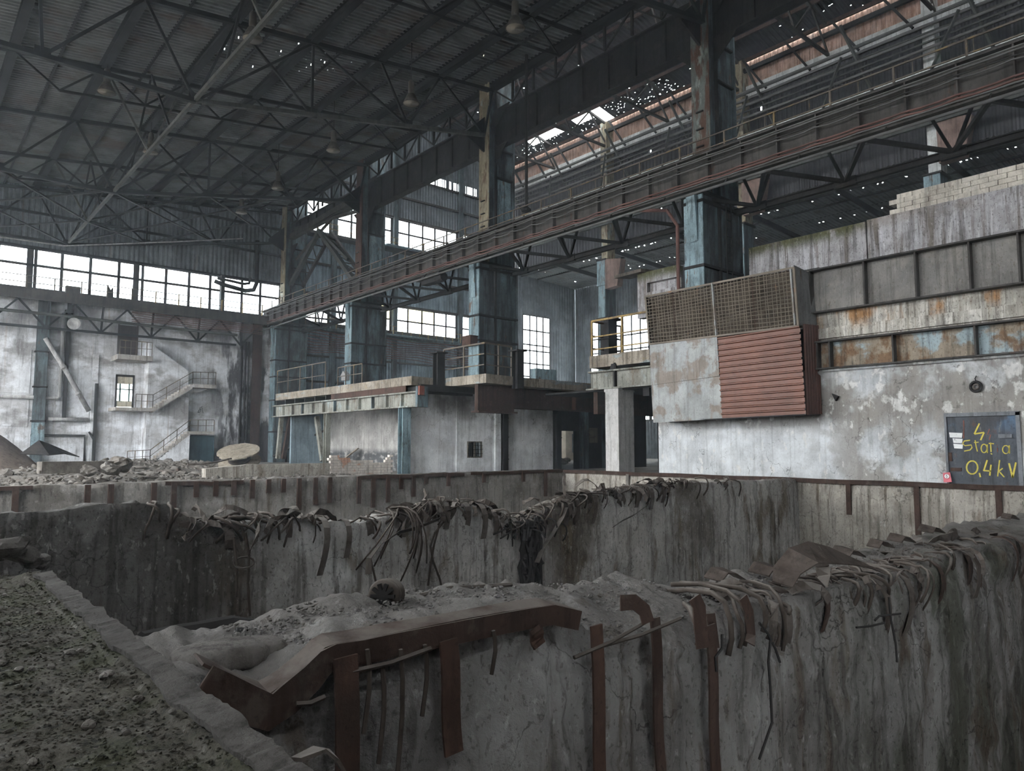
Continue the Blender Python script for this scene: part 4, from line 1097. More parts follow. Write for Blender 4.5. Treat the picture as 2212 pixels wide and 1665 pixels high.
wb2 = thing('wall_block', 'white plastered block wall under the platform deck with a barred window', 'wall', (28, 35.5, 0), kind='structure')
build('plaster', MB().box(22.55, 26.05, 35.5, 35.75, 0, 5.0), 'white_block', wb2)
wx0, wx1, wz0, wz1 = 26.85, 28.0, .95, 1.95
build('plaster', MB().box(26.05, wx0, 35.42, 35.7, 0, 5.0).box(wx1, 29.0, 35.42, 35.7, 0, 5.0).box(wx0, wx1, 35.42, 35.7, 0, wz0).box(wx0, wx1, 35.42, 35.7, wz1, 5.0), 'white_block', wb2)
build('plaster_corner', MB().box(29.0, 29.45, 35.3, 35.7, 0, 5.0), 'white_block', wb2)
build('plaster', MB().box(29.95, 34.2, 35.5, 35.75, 0, 5.0), 'white_block', wb2)
for x in (29.7, 34.45):
    build('steel_post', MB().ibeam((x, 35.35, 0), (x, 35.35, 3.9), .45, .42, .06, up=(0, 1, 0)), 'dark_steel', wb2)
    for z in (.8, 2.2, 3.4):
        build('splice_plate', MB().box(x - .24, x + .24, 35.1, 35.35, z, z + .06), 'dark_steel', wb2)
wd = thing('window_6', 'small barred brown-framed window in the white block wall', 'window', ((wx0 + wx1) / 2, 35.5, wz0), kind='structure')
build('frame', MB().box(wx0, wx1, 35.4, 35.52, wz0, wz0 + .07).box(wx0, wx1, 35.4, 35.52, wz1 - .07, wz1).box(wx0, wx0 + .07, 35.4, 35.52, wz0, wz1).box(wx1 - .07, wx1, 35.4, 35.52, wz0, wz1).box(27.4, 27.5, 35.4, 35.52, wz0, wz1), 'wood', wd)
for i in range(1, 8):
    build('bar', MB().box(wx0 + .143 * i - .012, wx0 + .143 * i + .012, 35.34, 35.37, wz0, wz1), 'dark_steel', wd)
for i in range(1, 4):
    build('bar', MB().box(wx0, wx1, 35.34, 35.37, wz0 + .25 * i - .012, wz0 + .25 * i + .012), 'dark_steel', wd)
for a, b in ((wx0 + .07, 27.4), (27.5, wx1 - .07)):
    build('pane', MB().box(a, b, 35.47, 35.48, wz0 + .07, wz1 - .07), 'glass', wd)
build('back_board', MB().box(26.1, 29.0, 37.5, 37.6, 0, 5.0), 'dark_steel', wb2)
# dark rooms behind
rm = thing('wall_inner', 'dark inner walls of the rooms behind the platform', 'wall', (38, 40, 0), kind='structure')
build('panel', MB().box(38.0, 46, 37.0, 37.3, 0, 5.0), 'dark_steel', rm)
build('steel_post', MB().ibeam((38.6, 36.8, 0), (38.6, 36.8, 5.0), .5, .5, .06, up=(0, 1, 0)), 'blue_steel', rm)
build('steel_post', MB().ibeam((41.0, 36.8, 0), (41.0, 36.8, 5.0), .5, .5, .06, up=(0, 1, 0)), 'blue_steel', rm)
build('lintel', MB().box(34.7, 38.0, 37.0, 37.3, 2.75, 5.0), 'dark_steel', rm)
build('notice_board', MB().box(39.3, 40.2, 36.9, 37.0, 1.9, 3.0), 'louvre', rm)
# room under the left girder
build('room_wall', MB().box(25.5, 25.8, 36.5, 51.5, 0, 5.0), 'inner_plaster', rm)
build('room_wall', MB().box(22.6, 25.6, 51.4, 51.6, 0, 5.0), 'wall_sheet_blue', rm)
build('doorway', MB().box(25.35, 25.5, 37.0, 38.5, 0, 2.3), 'black_paint', rm)  # black slab, the dark of the opening put into its colour
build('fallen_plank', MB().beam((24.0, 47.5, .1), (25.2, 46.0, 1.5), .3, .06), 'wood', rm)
# low broken brick wall, brick by brick
bw = thing('brick_wall', 'low broken wall of pale bricks under the painted platform girder', 'brick wall', (20, 36.3, 0))
bx0, bx1 = P(709, 1010, Y=36.3)[0], P(846, 1010, Y=36.3)[0]
b0 = None
rows = 8
L_ = .26
nb_ = int((bx1 - bx0) / L_)
for r_ in range(rows):
    for i in range(nb_):
        fx = i / nb_
        top = 6 + (2 if fx < .12 or fx > .92 else 0) + (1 if fx < .3 else 0) - (1 if .6 < fx < .85 else 0)
        if r_ >= top:
            continue
        x = bx0 + L_ * (i + .5 + (.5 if r_ % 2 else 0)) - .05
        o_ = (x, 36.3 + R.uniform(-.02, .02), .02 + .145 * r_)
        if b0 is None:
            b0 = build('brick', MB().box(x - .12, x + .12, 36.2, 36.42, o_[2], o_[2] + .13), 'brick', bw)
        else:
            share(b0, o_, bw)
build('mortar_core', MB().box(bx0, bx1, 36.26, 36.38, 0, .72), 'pit_concrete_light', bw)
tag(build('concrete_block', MB().box(16.0, 16.7, 32.0, 32.5, 0, 0.1).poly([P(440, 1035, Y=31.2), P(440, 1012, Y=31.2), P(520, 1005, Y=31.2), P(530, 1003, Y=31.2), P(707, 1000, Y=31.2), P(707, 1035, Y=31.2)], .5), 'pit_concrete_light'), 'long low concrete upstand behind the far pit edge beside the brick wall', 'concrete block')

# far booth and column seen through the doorway
bo = thing('booth', 'small beige booth with a blue door seen through the dark doorway', 'booth', (60, 63, 0))
build('walls', MB().box(57.9, 62.0, 58.0, 61.0, 0, 6.0), 'booth_beige', bo)
build('door', MB().box(58.9, 59.8, 57.9, 58.0, .9, 3.0), 'frame_grey', bo)
build('window', MB().box(58.8, 59.9, 57.9, 58.0, 3.4, 3.8), 'black_paint', bo)
tag(build('far_pillar', MB().box(52.5, 55.5, 57.0, 58.0, 0, 10).box(52.4, 52.6, 56.9, 57.0, 0, 10).box(54, 54.2, 56.9, 57.0, 0, 10), 'blue_face'), 'broad pale blue pillar seen through the dark doorway', 'pillar')
for i in range(12):
    tag(build('rubble_stone', MB().stone((R.uniform(42, 56), R.uniform(46, 54), .15), R.uniform(.3, .7), R.uniform(.3, .7), R.uniform(.2, .4), R, 1), 'rubble'), 'grey rubble lump on the floor beyond the dark doorway', 'rubble', 'rubble beyond the dark doorway')

# ================================================================ RIGHT BUILDING
XR = 28.5
wr = thing('wall_right', 'long white and grey peeling plaster wall of the transformer building', 'wall', (XR, 8, 0), kind='structure')
DY0, DY1, DZ = 7.2, 9.48, 2.82
pw = MB()
for (y0, y1, z0, z1) in ((DY1, 22.15, 0, 4.78), (-14, DY0, 0, 4.78), (DY0, DY1, DZ, 4.78)):
    pw.box(XR, XR + .6, y0, y1, z0, z1)
build('plaster', pw, 'right_plaster', wr)
build('band', MB().box(XR + .02, XR + .5, -14, 14.1, 5.86, 7.08), 'band_concrete', wr)
build('band_lip', MB().box(XR - .1, XR + .1, -14, 14.0, 6.0, 6.42), 'band_concrete', wr)
build('infill', MB().box(XR + .1, XR + .6, 13.9, 22.1, 4.7, 9.0), 'dark_steel', wr)
build('back_fill', MB().box(XR + .45, XR + .6, -14, 14, 4.7, 8.9), 'dark_steel', wr)
build('roof_slab', MB().box(XR + .1, 45, -14, 22.1, 8.7, 8.95), 'floor_concrete', wr)
build('end_wall', MB().box(XR + .6, 45, 21.9, 22.1, 0, 8.8), 'dark_steel', wr)
build('upper_wall', MB().box(32.0, 32.6, 13.4, 19.1, 8.9, 11.5), 'upper_wall', wr)
build('upper_wall', MB().box(32.0, 32.6, -14, 13.34, 8.9, 11.55), 'upper_wall', wr)
build('upper_wall_end', MB().box(32.0, 32.5, 23.4, 26.2, 8.9, 10.3).box(32.0, 32.5, 23.4, 26.2, 10.85, 11.5).box(32.0, 32.5, 25.5, 26.2, 10.3, 10.85).box(32.3, 32.5, 23.4, 26.2, 10.3, 10.85), 'upper_wall', wr)
build('broken_slab', MB().poly([(31.6, 25.6, 11.55), (31.6, 27.6, 11.5), (32.6, 27.2, 11.55), (32.6, 25.5, 11.6)], .18), 'rubble_dark', wr)
# parapet of pale blocks
pz = None
for r_ in range(4):
    for i in range(36):
        y = 12.4 - .62 * (i + .5) - (.31 if r_ % 2 else 0)
        o_ = (32.3 + R.uniform(-.02, .02), y, 11.56 + .205 * r_)
        if pz is None:
            pz = build('parapet_block', MB().box(32.05, 32.55, y - .3, y + .3, o_[2], o_[2] + .195), mat('parapet_block', (.56, .52, .45), [((.40, .36, .31), (1.5, 1.5, 1.5), .5, .68, .7), ((.66, .63, .58), (4, 4, 4), .56, .7, .5)], bump=.5), wr)
        else:
            share(pz, o_, wr)
# steel plate girders on the face
for nm, lab, z0, z1, ys, m_ in (('plate_girder', 'broad grey plate girder high on the transformer building', 7.1, 8.78, [14.1, 11.95, 10.1, 8.35, 6.9, 5.3, 3.7], 'duct_plate'), ('plate_girder', 'narrow rusty plate girder with blue paint flakes above the lettered door', 4.8, 5.82, [13.9, 13.4, 11.0, 8.3, 5.6], 'rusted_blue_plate')):
    g = thing(nm, lab, 'girder', (XR, 5, z0))
    build('web', MB().box(XR - .04, XR + .02, -14, 14.1, z0, z1), m_, g)
    build('top_flange', MB().box(XR - .42, XR + .1, -14, 14.1, z1, z1 + .06), 'girder_steel', g)
    build('bottom_flange', MB().box(XR - .38, XR + .1, -14, 14.1, z0 - .06, z0), 'girder_steel', g)
    for y in ys:
        build('stiffener', MB().box(XR - .33, XR - .04, y - .03, y + .03, z0, z1), 'girder_steel', g)
build('ledge', MB().poly([(XR - .05, 14.0, 4.5), (XR - .05, 14.0, 4.78), (XR - .3, 14.0, 4.62)], .2), 'right_plaster', wr)
build('ledge', MB().box(XR - .16, XR + .02, -14, 13.8, 4.66, 4.8), 'right_plaster', wr)
# ring on the wall
rg = thing('wall_ring', 'round dark insulator ring on the plaster above the lettered door', 'insulator', (28.45, 8.45, 3.6))
c_ = P(2108, 835, X=28.42)
build('ring', MB().tube([c_ + .17 * V3((0, math.cos(a), math.sin(a))) for a in np.linspace(0, 6.2832, 21)], .045, 8), 'dark_steel', rg, smooth=True)
build('inner_ring', MB().tube([c_ + .08 * V3((0, math.cos(a), math.sin(a))) for a in np.linspace(0, 6.2832, 15)], .03, 6), 'strap_steel', rg)
build('hook', MB().tube([c_ + V3((.05, 0, .2)), c_ + V3((0, .02, .28)), c_ + V3((.02, -.02, .36)), c_ + V3((.08, 0, .38))], .018, 5), 'dark_steel', rg)
tag(build('bracket_stub', MB().poly([P(1798, 850, X=28.4), P(1812, 856, X=28.4), P(1806, 866, X=28.4)], .15), 'dark_steel'), 'small dark bracket stub on the peeling wall beside the red sheet box', 'bracket')

# ---- the lettered door
XL = XR - .02
kd = thing('door_4', 'dark blue-grey steel door lettered 0,4 kV in yellow paint', 'door', (XR, 8.3, .4), kind='structure')
kd['label'] = 'dark blue-grey steel door with yellow hand-painted lettering in the plaster wall'
kleaf = build('leaf', MB().box(XR + .02, XR + .1, DY0 + .05, DY1 - .05, .1, DZ - .05), 'kv_door', kd)
build('frame', MB().box(XR - .06, XR + .1, DY0, DY0 + .12, .1, DZ).box(XR - .05, XR + .1, DY1 - .07, DY1, .1, DZ).box(XR - .06, XR + .1, DY0, DY1, DZ - .11, DZ + .02), 'frame_grey', kd)
build('latch', MB().box(XR - .04, XR + .03, 7.45, 7.85, 1.95, 2.08), 'frame_grey', kleaf)
build('lock_plate', MB().box(XR - .015, XR + .03, 9.02, 9.36, .80, .92).box(XR - .015, XR + .03, 9.3, 9.4, 1.15, 1.45), 'rust_steel', kleaf)


def paint(name, strokes, w, m_, x=None):
    """flat brush strokes on the door face, from crop coordinates of the photograph"""
    x = XR + .012 if x is None else x
    s = MB()
    for st_ in strokes:
        s.ribbon([P(1950 + a / 5.947, 780 + b / 5.947, X=x) for a, b in st_], [(0, 1, .3) if abs(st_[min(i + 1, len(st_) - 1)][0] - st_[max(i - 1, 0)][0]) < abs(st_[min(i + 1, len(st_) - 1)][1] - st_[max(i - 1, 0)][1]) else (0, .3, 1) for i in range(len(st_))], w, .008)
    return build(name, s, m_, kleaf)


def ring(cx, cy, rx, ry, a0=0, a1=360, n=14):
    return [(cx + rx * math.cos(math.radians(a0 + (a1 - a0) * i / n)), cy + ry * math.sin(math.radians(a0 + (a1 - a0) * i / n))) for i in range(n + 1)]


W_ = .047
paint('bolt_mark', [[(985, 800), (920, 935)], [(920, 935), (1045, 915)], [(1045, 915), (1000, 1015)]], W_, 'yellow_paint')
paint('letter_S', [[(865, 1015), (790, 1025), (770, 1060), (800, 1085), (880, 1075), (890, 1110), (865, 1140), (790, 1155)]], W_ * .8, 'yellow_paint')
paint('letter_t', [[(930, 1015), (945, 1100), (960, 1160)], [(915, 1045), (975, 1040)]], W_ * .7, 'yellow_paint')
paint('letter_a', [ring(1045, 1120, 38, 55), [(1085, 1070), (1088, 1180)]], W_ * .7, 'yellow_paint')
paint('letter_t', [[(1130, 1045), (1135, 1165)], [(1105, 1055), (1172, 1060)], [(1130, 1185), (1150, 1195)]], W_ * .7, 'yellow_paint')
paint('letter_i', [[(1215, 1110), (1218, 1165)], [(1212, 1075), (1216, 1085)]], W_ * .6, 'red_paint')
paint('letter_a', [ring(1325, 1135, 42, 52), [(1368, 1080), (1372, 1185)]], W_ * .7, 'yellow_paint')
paint('digit_0', [ring(892, 1365, 72, 85)], W_, 'yellow_paint')
paint('comma', [[(985, 1435), (998, 1490)]], W_, 'yellow_paint')
paint('digit_4', [[(1085, 1270), (1040, 1410)], [(1040, 1405), (1135, 1410)], [(1135, 1330), (1118, 1470)]], W_, 'yellow_paint')
paint('letter_k', [[(1245, 1270), (1220, 1480)], [(1285, 1375), (1232, 1415)], [(1235, 1410), (1305, 1490)]], W_ * .8, 'yellow_paint')
paint('letter_V', [[(1365, 1310), (1412, 1495)], [(1412, 1495), (1455, 1300)]], W_ * 1.1, 'yellow_paint')
paint('red_stroke', [[(782, 760), (785, 860), (782, 990)]], W_ * .8, 'red_paint')
paint('red_stroke', [[(1115, 870), (1090, 940), (1130, 945), (1110, 1010)]], W_ * .7, 'red_paint', XR + .016)
pp = MB()
for (a, b, c2, d2) in ((595, 915, 765, 985), (640, 990, 770, 1055), (650, 1060, 775, 1125)):
    pp.poly([P(1950 + x_ / 5.947, 780 + y_ / 5.947, X=XR + .01) for x_, y_ in ((a, b), (c2, b + 8), (c2 - 6, d2), (a + 12, d2 - 6))], .008)
build('torn_paper', pp, 'white_paint', kleaf)
sg = thing('warning_sign', 'small red and white high voltage sign at the foot of the lettered door', 'sign', (28.3, 9.45, .4))
q = [P(1950 + a / 5.947, 780 + b / 5.947, X=28.4) for a, b in ((515, 1435), (608, 1425), (632, 1552), (528, 1556))]
sgp = build('plate', MB().poly(q, .015), 'sign_red', sg)
cc = P(1950 + 567 / 5.947, 780 + 1478 / 5.947, X=28.385)
build('disc', MB().lathe(cc, [(.095, 0), (.095, .006)], axis=(-1, 0, 0), n=18), 'sign_white', sgp)
build('ring', MB().tube([cc + V3((-.008, .09 * math.cos(a), .09 * math.sin(a))) for a in np.linspace(0, 6.2832, 19)], .012, 4), 'sign_red', sgp)
build('bolt_symbol', MB().ribbon([cc + V3((-.012, -.01, .06)), cc + V3((-.012, .025, -.005)), cc + V3((-.012, -.02, .0)), cc + V3((-.012, .01, -.06))], (0, 1, .2), .018, .004), 'black_paint', sgp)

# ---- balcony with pillar left of the cage
ba = thing('balcony', 'concrete balcony on a pale green steel beam with rusty yellow railing', 'balcony', (29.8, 24.7, 4.7))
build('slab', MB().box(XR, 31.2, 22.2, 26.7, 5.85, 6.38), 'deck_concrete', ba)
build('kerb', MB().box(XR, XR + .3, 22.2, 26.7, 6.38, 6.5), 'deck_concrete', ba)
build('beam_web', MB().box(XR + .1, XR + .16, 22.0, 26.7, 4.72, 5.6), 'platform_steel', ba)
build('beam_flange', MB().box(XR - .1, XR + .4, 22.0, 26.75, 5.58, 5.66), 'platform_steel', ba)
build('beam_flange', MB().box(XR - .1, XR + .4, 22.0, 26.9, 4.66, 4.74), 'platform_steel', ba)
build('beam_stiffener', MB().box(XR - .08, XR + .1, 24.85, 24.95, 4.72, 6.0), 'dark_steel', ba)
build('gusset', MB().poly([(XR - .02, 25.9, 5.66), (XR - .02, 25.2, 5.66), (XR - .02, 25.1, 5.95), (XR - .02, 24.8, 5.95), (XR - .02, 24.75, 5.66)], .1), 'dark_steel', ba)
build('soffit_beam', MB().box(XR + .4, 31, 23.0, 23.4, 4.2, 5.6), 'dark_steel', ba)
build('back_girder', MB().box(XR + .5, 34.5, 26.6, 26.9, 3.4, 4.6), 'rust_edge', ba)
rail(ba, [(XR + .05, 26.55, 6.45), (XR + .05, 22.3, 6.45)], 1.95, 2, 'yellow_rail', (.2, .55, .0), .055)
rail(ba, [(XR + .05, 26.6, 6.45), (31.0, 26.6, 6.45)], 1.95, 2, 'rust_edge', (.25, .6), .05)
build('switch_post', MB().box(29.5, 30.2, 26.2, 26.8, 6.4, 8.6).box(29.3, 30.5, 26.0, 26.9, 8.6, 8.7).box(29.4, 30.3, 26.1, 26.9, 7.5, 7.58), 'dark_steel', ba)
pi_ = thing('pillar', 'square white plastered pillar under the balcony', 'pillar', (XR + .5, 24.9, 0))
build('shaft', MB().box(XR + .02, XR + 1.25, 24.72, 25.62, 0, 4.66), 'pillar_plaster', pi_)
build('cap_pad', MB().box(XR - .02, XR + 1.3, 24.68, 25.66, 4.5, 4.66), 'pillar_plaster', pi_)
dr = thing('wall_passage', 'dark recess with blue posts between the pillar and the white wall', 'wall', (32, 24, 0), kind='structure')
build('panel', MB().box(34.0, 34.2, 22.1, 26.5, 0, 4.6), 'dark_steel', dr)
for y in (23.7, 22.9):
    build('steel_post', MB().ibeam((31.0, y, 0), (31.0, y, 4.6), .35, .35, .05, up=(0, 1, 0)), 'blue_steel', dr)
build('shade_slab', MB().box(XR + .3, 40, 22.0, 30.5, 4.6, 4.7), 'dark_steel', dr)  # slab added overhead to keep the recess dark

# ---- mesh cage with sheet panels
XC = 27.3
cg2 = thing('mesh_cage', 'projecting cage of rusty wire mesh over grey and red sheet panels', 'cage', (27.9, 17.9, 2.8))


def cp(y, z, x=XC):
    return V3((x, y, z))


tl, tr_, bl, br_ = cp(21.85, 8.85), cp(14.3, 8.85), cp(21.66, 6.52), cp(14.2, 6.46)
for a, b in ((tl, tr_), (bl, br_), (tl, bl), (tr_, br_)):
    build('frame_bar', MB().beam(a, b, .08, .08), 'wire', cg2)
build('frame_bar', MB().beam(cp(18.1, 8.85, XC - .02), cp(17.95, 6.5, XC - .02), .14, .05), 'grey_sheet', cg2)
build('frame_bar', MB().beam(cp(14.42, 8.8, XC - .03), cp(14.3, 6.5, XC - .03), .12, .05), 'grey_sheet', cg2)
for k in range(1, 44):
    f_ = k / 44 + R.uniform(-.003, .003)
    a, b = tl + (tr_ - tl) * f_, bl + (br_ - bl) * f_
    mid = (a + b) / 2 + V3((R.uniform(-.02, .02), R.uniform(-.03, .03), 0))
    build('mesh_wire', MB().tube([a, mid, b], .016 if k not in (9, 33) else .028, 4), 'wire' if k not in (9, 33) else 'rust_steel', cg2)
for k in range(1, 15):
    f_ = k / 15
    a, b = tl + (bl - tl) * f_, tr_ + (br_ - tr_) * f_
    pts = [a + (b - a) * q + V3((-.01, 0, .05 * math.sin(q * 9 + k * .7) * (f_ ** .5) * (1 - abs(2 * q - 1) ** 6))) for q in np.linspace(0, 1, 13)]
    build('mesh_wire', MB().tube(pts, .016, 4), 'wire', cg2)
for k in range(15):
    z = 6.5 + .155 * k
    build('louvre_slat', MB().poly([(XC + .32, 21.7, z), (XC + .32, 14.3, z), (XC + .2, 14.3, z + .165), (XC + .2, 21.8, z + .165)], .012), 'louvre', cg2)
build('back_panel', MB().box(XC + .35, XC + .4, 14.2, 21.8, 6.4, 8.8), 'louvre', cg2)
build('grey_panel', MB().poly([cp(21.66, 6.5, XC + .02), cp(17.95, 6.5, XC + .02), cp(17.87, 4.72, XC), cp(21.6, 4.55, XC)], .03), 'grey_sheet', cg2)
build('grey_panel', MB().poly([cp(21.62, 4.57, XC + .02), cp(17.87, 4.72, XC + .05), cp(17.78, 2.85, XC + .02), cp(21.5, 2.77, XC)], .03), 'grey_sheet', cg2)
o_ = cp(14.02, 2.93)
build('red_panel', MB().corr(cp(17.78, 2.86), (0, .12, 3.55), (0, -3.78, .06), .26, -.085, 1, None, (0, .6, .72, .86)), 'red_sheet', cg2)
build('side_panel', MB().corr((XC, 13.98, 2.92), (1.18, -.05, .05), (0, .02, 3.6), .2, .03), 'brown_sheet', cg2)
build('hood', MB().poly([(XC, 14.25, 6.5), (XC, 14.3, 8.95), (XC + 1.15, 14.15, 8.75), (XC + 1.15, 14.0, 6.6)], .03).poly([(XC, 14.25, 6.5), (XC + .3, 14.6, 6.45), (XC + 1.1, 14.4, 6.5), (XC + 1.15, 14.0, 6.6)], .03), 'hood_sheet', cg2)
build('underside', MB().poly([(XC, 21.5, 2.8), (XC, 14.0, 2.92), (XR, 14.0, 2.95), (XR, 21.5, 2.85)], .04), 'dark_steel', cg2)
build('end_sheet', MB().poly([(XC, 21.5, 2.8), (XR, 21.5, 2.85), (XR, 21.8, 8.8), (XC, 21.8, 8.8)], .03), 'dark_steel', cg2)
for k in range(6):
    build('tie_bar', MB().beam((XC + .4, 14.6 + 1.35 * k, 8.7), (XR + .1, 14.6 + 1.35 * k, 8.8), .08, .08), 'dark_steel', cg2)
build('shelf_plate', MB().box(XC + .02, XR, 14.0, 17.9, 6.32, 6.36), 'dark_steel', cg2)

# ================================================================ PITS
def prof(pts, Y):
    q = sorted([(P(a, b, Y=Y)[0], P(a, b, Y=Y)[2]) for a, b in pts])
    return [a for a, _ in q], [b for _, b in q]


def pit_wall(name, label, m_, xs, yf, yb, ztop_f, ztop_b, bump_f=.05, bump_t=.06, seed=0, zdeep=PZ, nz_=22, nt_=9, axis='X'):
    zs = [1 - (1 - i / nz_) ** 1.0 for i in range(nz_ + 1)]
    sec = [('f', (i / nz_) ** .55) for i in range(nz_)] + [('t', i / nt_) for i in range(nt_ + 1)] + [('b', i / 3) for i in range(1, 4)]

    def fn(u, s_):
        k, t = s_
        zf, zb = ztop_f(u), ztop_b(u)
        if k == 'f':
            z = zdeep + (zf - zdeep) * t
            d = bump_f * (fbm(u * 1.7 + seed, z * 1.7, seed) * 1.6 + .5 * nz(u * 9, z * 9, seed)) * (1 + 1.6 * t ** 12)
            y = yf + d + .10 * t ** 14
        elif k == 't':
            y = yf + .10 + (yb - yf - .1) * t
            z = zf + (zb - zf) * (t ** .7) + bump_t * (fbm(u * 2.3, y * 2.3, seed + 5) * 1.8 + .45 * nz(u * 11, y * 11, seed)) * (.35 + min(1, t * 4) * .65)
        else:
            y = yb
            z = zb + (zdeep - zb) * t
        return (u, y, z) if axis == 'X' else (y, u, z)
    o = build(name, MB().grid(fn, xs, sec), m_, smooth=True)
    return tag(o, label, 'wall', kind='structure')


# near wall (the broken crest crossing the foreground)
nf = [(440, 1452), (520, 1492), (580, 1512), (640, 1470), (720, 1405), (800, 1386), (900, 1368), (1000, 1350), (1130, 1324), (1190, 1316), (1243, 1328), (1275, 1372), (1330, 1398), (1380, 1372), (1430, 1362), (1480, 1350), (1560, 1330), (1620, 1310), (1700, 1290), (1780, 1275), (1860, 1255), (1940, 1235), (2020, 1205), (2110, 1180), (2212, 1165)]
nb2 = [(560, 1345), (620, 1318), (700, 1296), (780, 1288), (850, 1284), (1000, 1266), (1130, 1264), (1240, 1262), (1300, 1252), (1350, 1248), (1400, 1256), (1445, 1274), (1530, 1256), (1600, 1238), (1680, 1232), (1760, 1214), (1830, 1206), (1900, 1180), (1980, 1160), (2060, 1134), (2150, 1122), (2212, 1112)]
YN0, YN1 = 4.15, 5.5
nfx, nfz = prof(nf, YN0 + .1)
nbx, nbz = prof(nb2, YN1 - .1)
nxs = [1.25 + .035 * i for i in range(150)]
while nxs[-1] < 28.0:
    nxs.append(nxs[-1] + .04 + .010 * (nxs[-1] - 6.4))
wn = pit_wall('wall_pit_near', 'broken dusty concrete pit wall with a thick crumbling crest crossing the foreground', 'dust_near' if 'dust_near' in M else 'pit_concrete', nxs, YN0, YN1, lambda x: float(np.interp(x, nfx, nfz)), lambda x: float(np.interp(x, nbx, nbz)), .09, .09, 3)
# middle wall
ms = [(0, 1112), (60, 1108), (130, 1106), (200, 1092), (300, 1086), (370, 1090), (392, 1112), (440, 1128), (520, 1134), (560, 1122), (640, 1120), (700, 1126), (790, 1128), (850, 1114), (910, 1098), (960, 1088), (1040, 1090), (1075, 1112), (1130, 1128), (1190, 1096), (1260, 1070), (1340, 1058), (1400, 1050), (1450, 1044), (1590, 1040), (1660, 1038)]
YM0, YM1 = 14.6, 15.5
mx, mz = prof(ms, YM0)
mxs = [.6 + .11 * i for i in range(250)]
mzt = lambda x: float(np.interp(x, mx, mz))
wm = pit_wall('wall_pit_middle', 'ragged pit wall in the middle with mangled steel hanging over its broken top', 'pit_mid' if 'pit_mid' in M else 'pit_concrete', [x for x in mxs if x < 27.8], YM0, YM1, mzt, lambda x: mzt(x) - .05, .06, .10, 8, nz_=26, nt_=5)
# far wall and right wall
zfar = lambda x: .4 + .03 * nz(x * .8, 3) - (.12 * max(0, nz(x * .5, 9)) if x < 17 else 0)
wf = pit_wall('wall_pit_far', 'far pit wall with rusty straps down its face below the rubble field', 'pit_far' if 'pit_far' in M else 'pit_concrete', [-4 + .16 * i for i in range(200)], 28.0, 28.8, zfar, zfar, .04, .05, 14, nt_=4)
wp = pit_wall('wall_pit_right', 'long right pit wall capped with a rusty steel edge', 'pit_concrete_light', [-9 + .2 * i for i in range(186)], PX1 - .05, XR + .02, lambda y: .36, lambda y: .36, .03, .01, 21, nt_=3, axis='Y')

# steel edge angles
def edge(parent, pts, h, w, m_='rust_edge', out=(0, -1, 0)):
    s = MB()
    pts = [V3(p) for p in pts]
    o = unit(V3(out))
    s.ribbon([p + o * .02 - V3((0, 0, h / 2)) for p in pts], (0, 0, 1), h, .014)
    s.ribbon([p - o * (w / 2 - .02) for p in pts], o, w, .014)
    return build('edge_angle', s, m_, parent)


edge(wp, [(PX1 - .06, y, .40 + .012 * math.sin(y * 1.3)) for y in np.linspace(-9, 27.9, 40)], .16, .16, 'rust_edge', (-1, 0, 0))
edge(wf, [(x, 27.95, .41 + .01 * math.sin(x)) for x in np.linspace(21.4, 27.7, 14)], .14, .14)
edge(wf, [(x, 27.93, .40 + .02 * math.sin(2 * x)) for x in np.linspace(15.4, 21.0, 12)], .16, .14)
edge(wf, [(x, 27.93, .40 + .02 * math.sin(2 * x) - .05 * (x > 9)) for x in np.linspace(7.6, 10.4, 8)], .14, .14)
edge(wf, [(x, 27.93, .40) for x in np.linspace(-3, 3.6, 6)], .12, .14)
# vertical embedded straps in the far and right walls
for px, l_ in ((35, 1.1), (190, .9), (240, 1.2), (333, .9), (376, 1.1), (424, .6), (466, .55), (505, .6), (545, .7), (580, .55), (612, .6), (646, 1.2), (681, 1.25), (712, 1.0), (775, 1.3), (806, 1.6), (838, 1.3), (866, .6), (893, .9), (920, .5), (968, .6), (1045, .5), (1130, .5), (1178, 1.5)):
    p = P(px, 1040, Y=27.93)
    build('strap', MB().box(p[0] - .09, p[0] + .09, 27.86, 27.95, .38 - l_ * R.uniform(.85, 1.1), .38), 'rust_edge', wf)
for y in (23.4, 17.9, 12.6, 10.2, 7.7, 5.9):
    l_ = R.choice([2.2, 1.2, 3.5])
    build('strap', MB().box(PX1 - .1, PX1 - .03, y - .09, y + .09, .30 - l_, .30), 'rust_edge' if y < 15 else 'pit_concrete', wp)


def rebar(parent, start, rnd, length, r_, m_='rebar', out=(0, -1, 0), curl=1.0, back=.5, n=9):
    """bent bar: lies on the wall top, bows over the edge, hangs and twists"""
    o = unit(V3(out))
    side = np.cross(o, (0, 0, 1))
    p = V3(start) - o * back
    pts = [p + V3((0, 0, .02))]
    d = unit(o + V3((0, 0, rnd.uniform(-.1, .4))) + side * rnd.uniform(-.7, .7))
    stp = length / n
    g = rnd.uniform(.35, .8)
    tw = rnd.uniform(-.35, .35) * curl
    for i in range(n):
        p = p + d * stp
        pts.append(p.copy())
        d = unit(d + V3((0, 0, -g * (1 if i > 1 else .3))) + side * (tw + rnd.uniform(-.25, .25) * curl) - (o * .45 if d[2] < -.2 else 0))
        if i < 4 and rnd.random() < .08 * curl:
            g = -g * .5
        elif g < 0:
            g = -g * 1.6
    return build('rebar', MB().tube(pts, r_, 5), m_, parent, smooth=True)


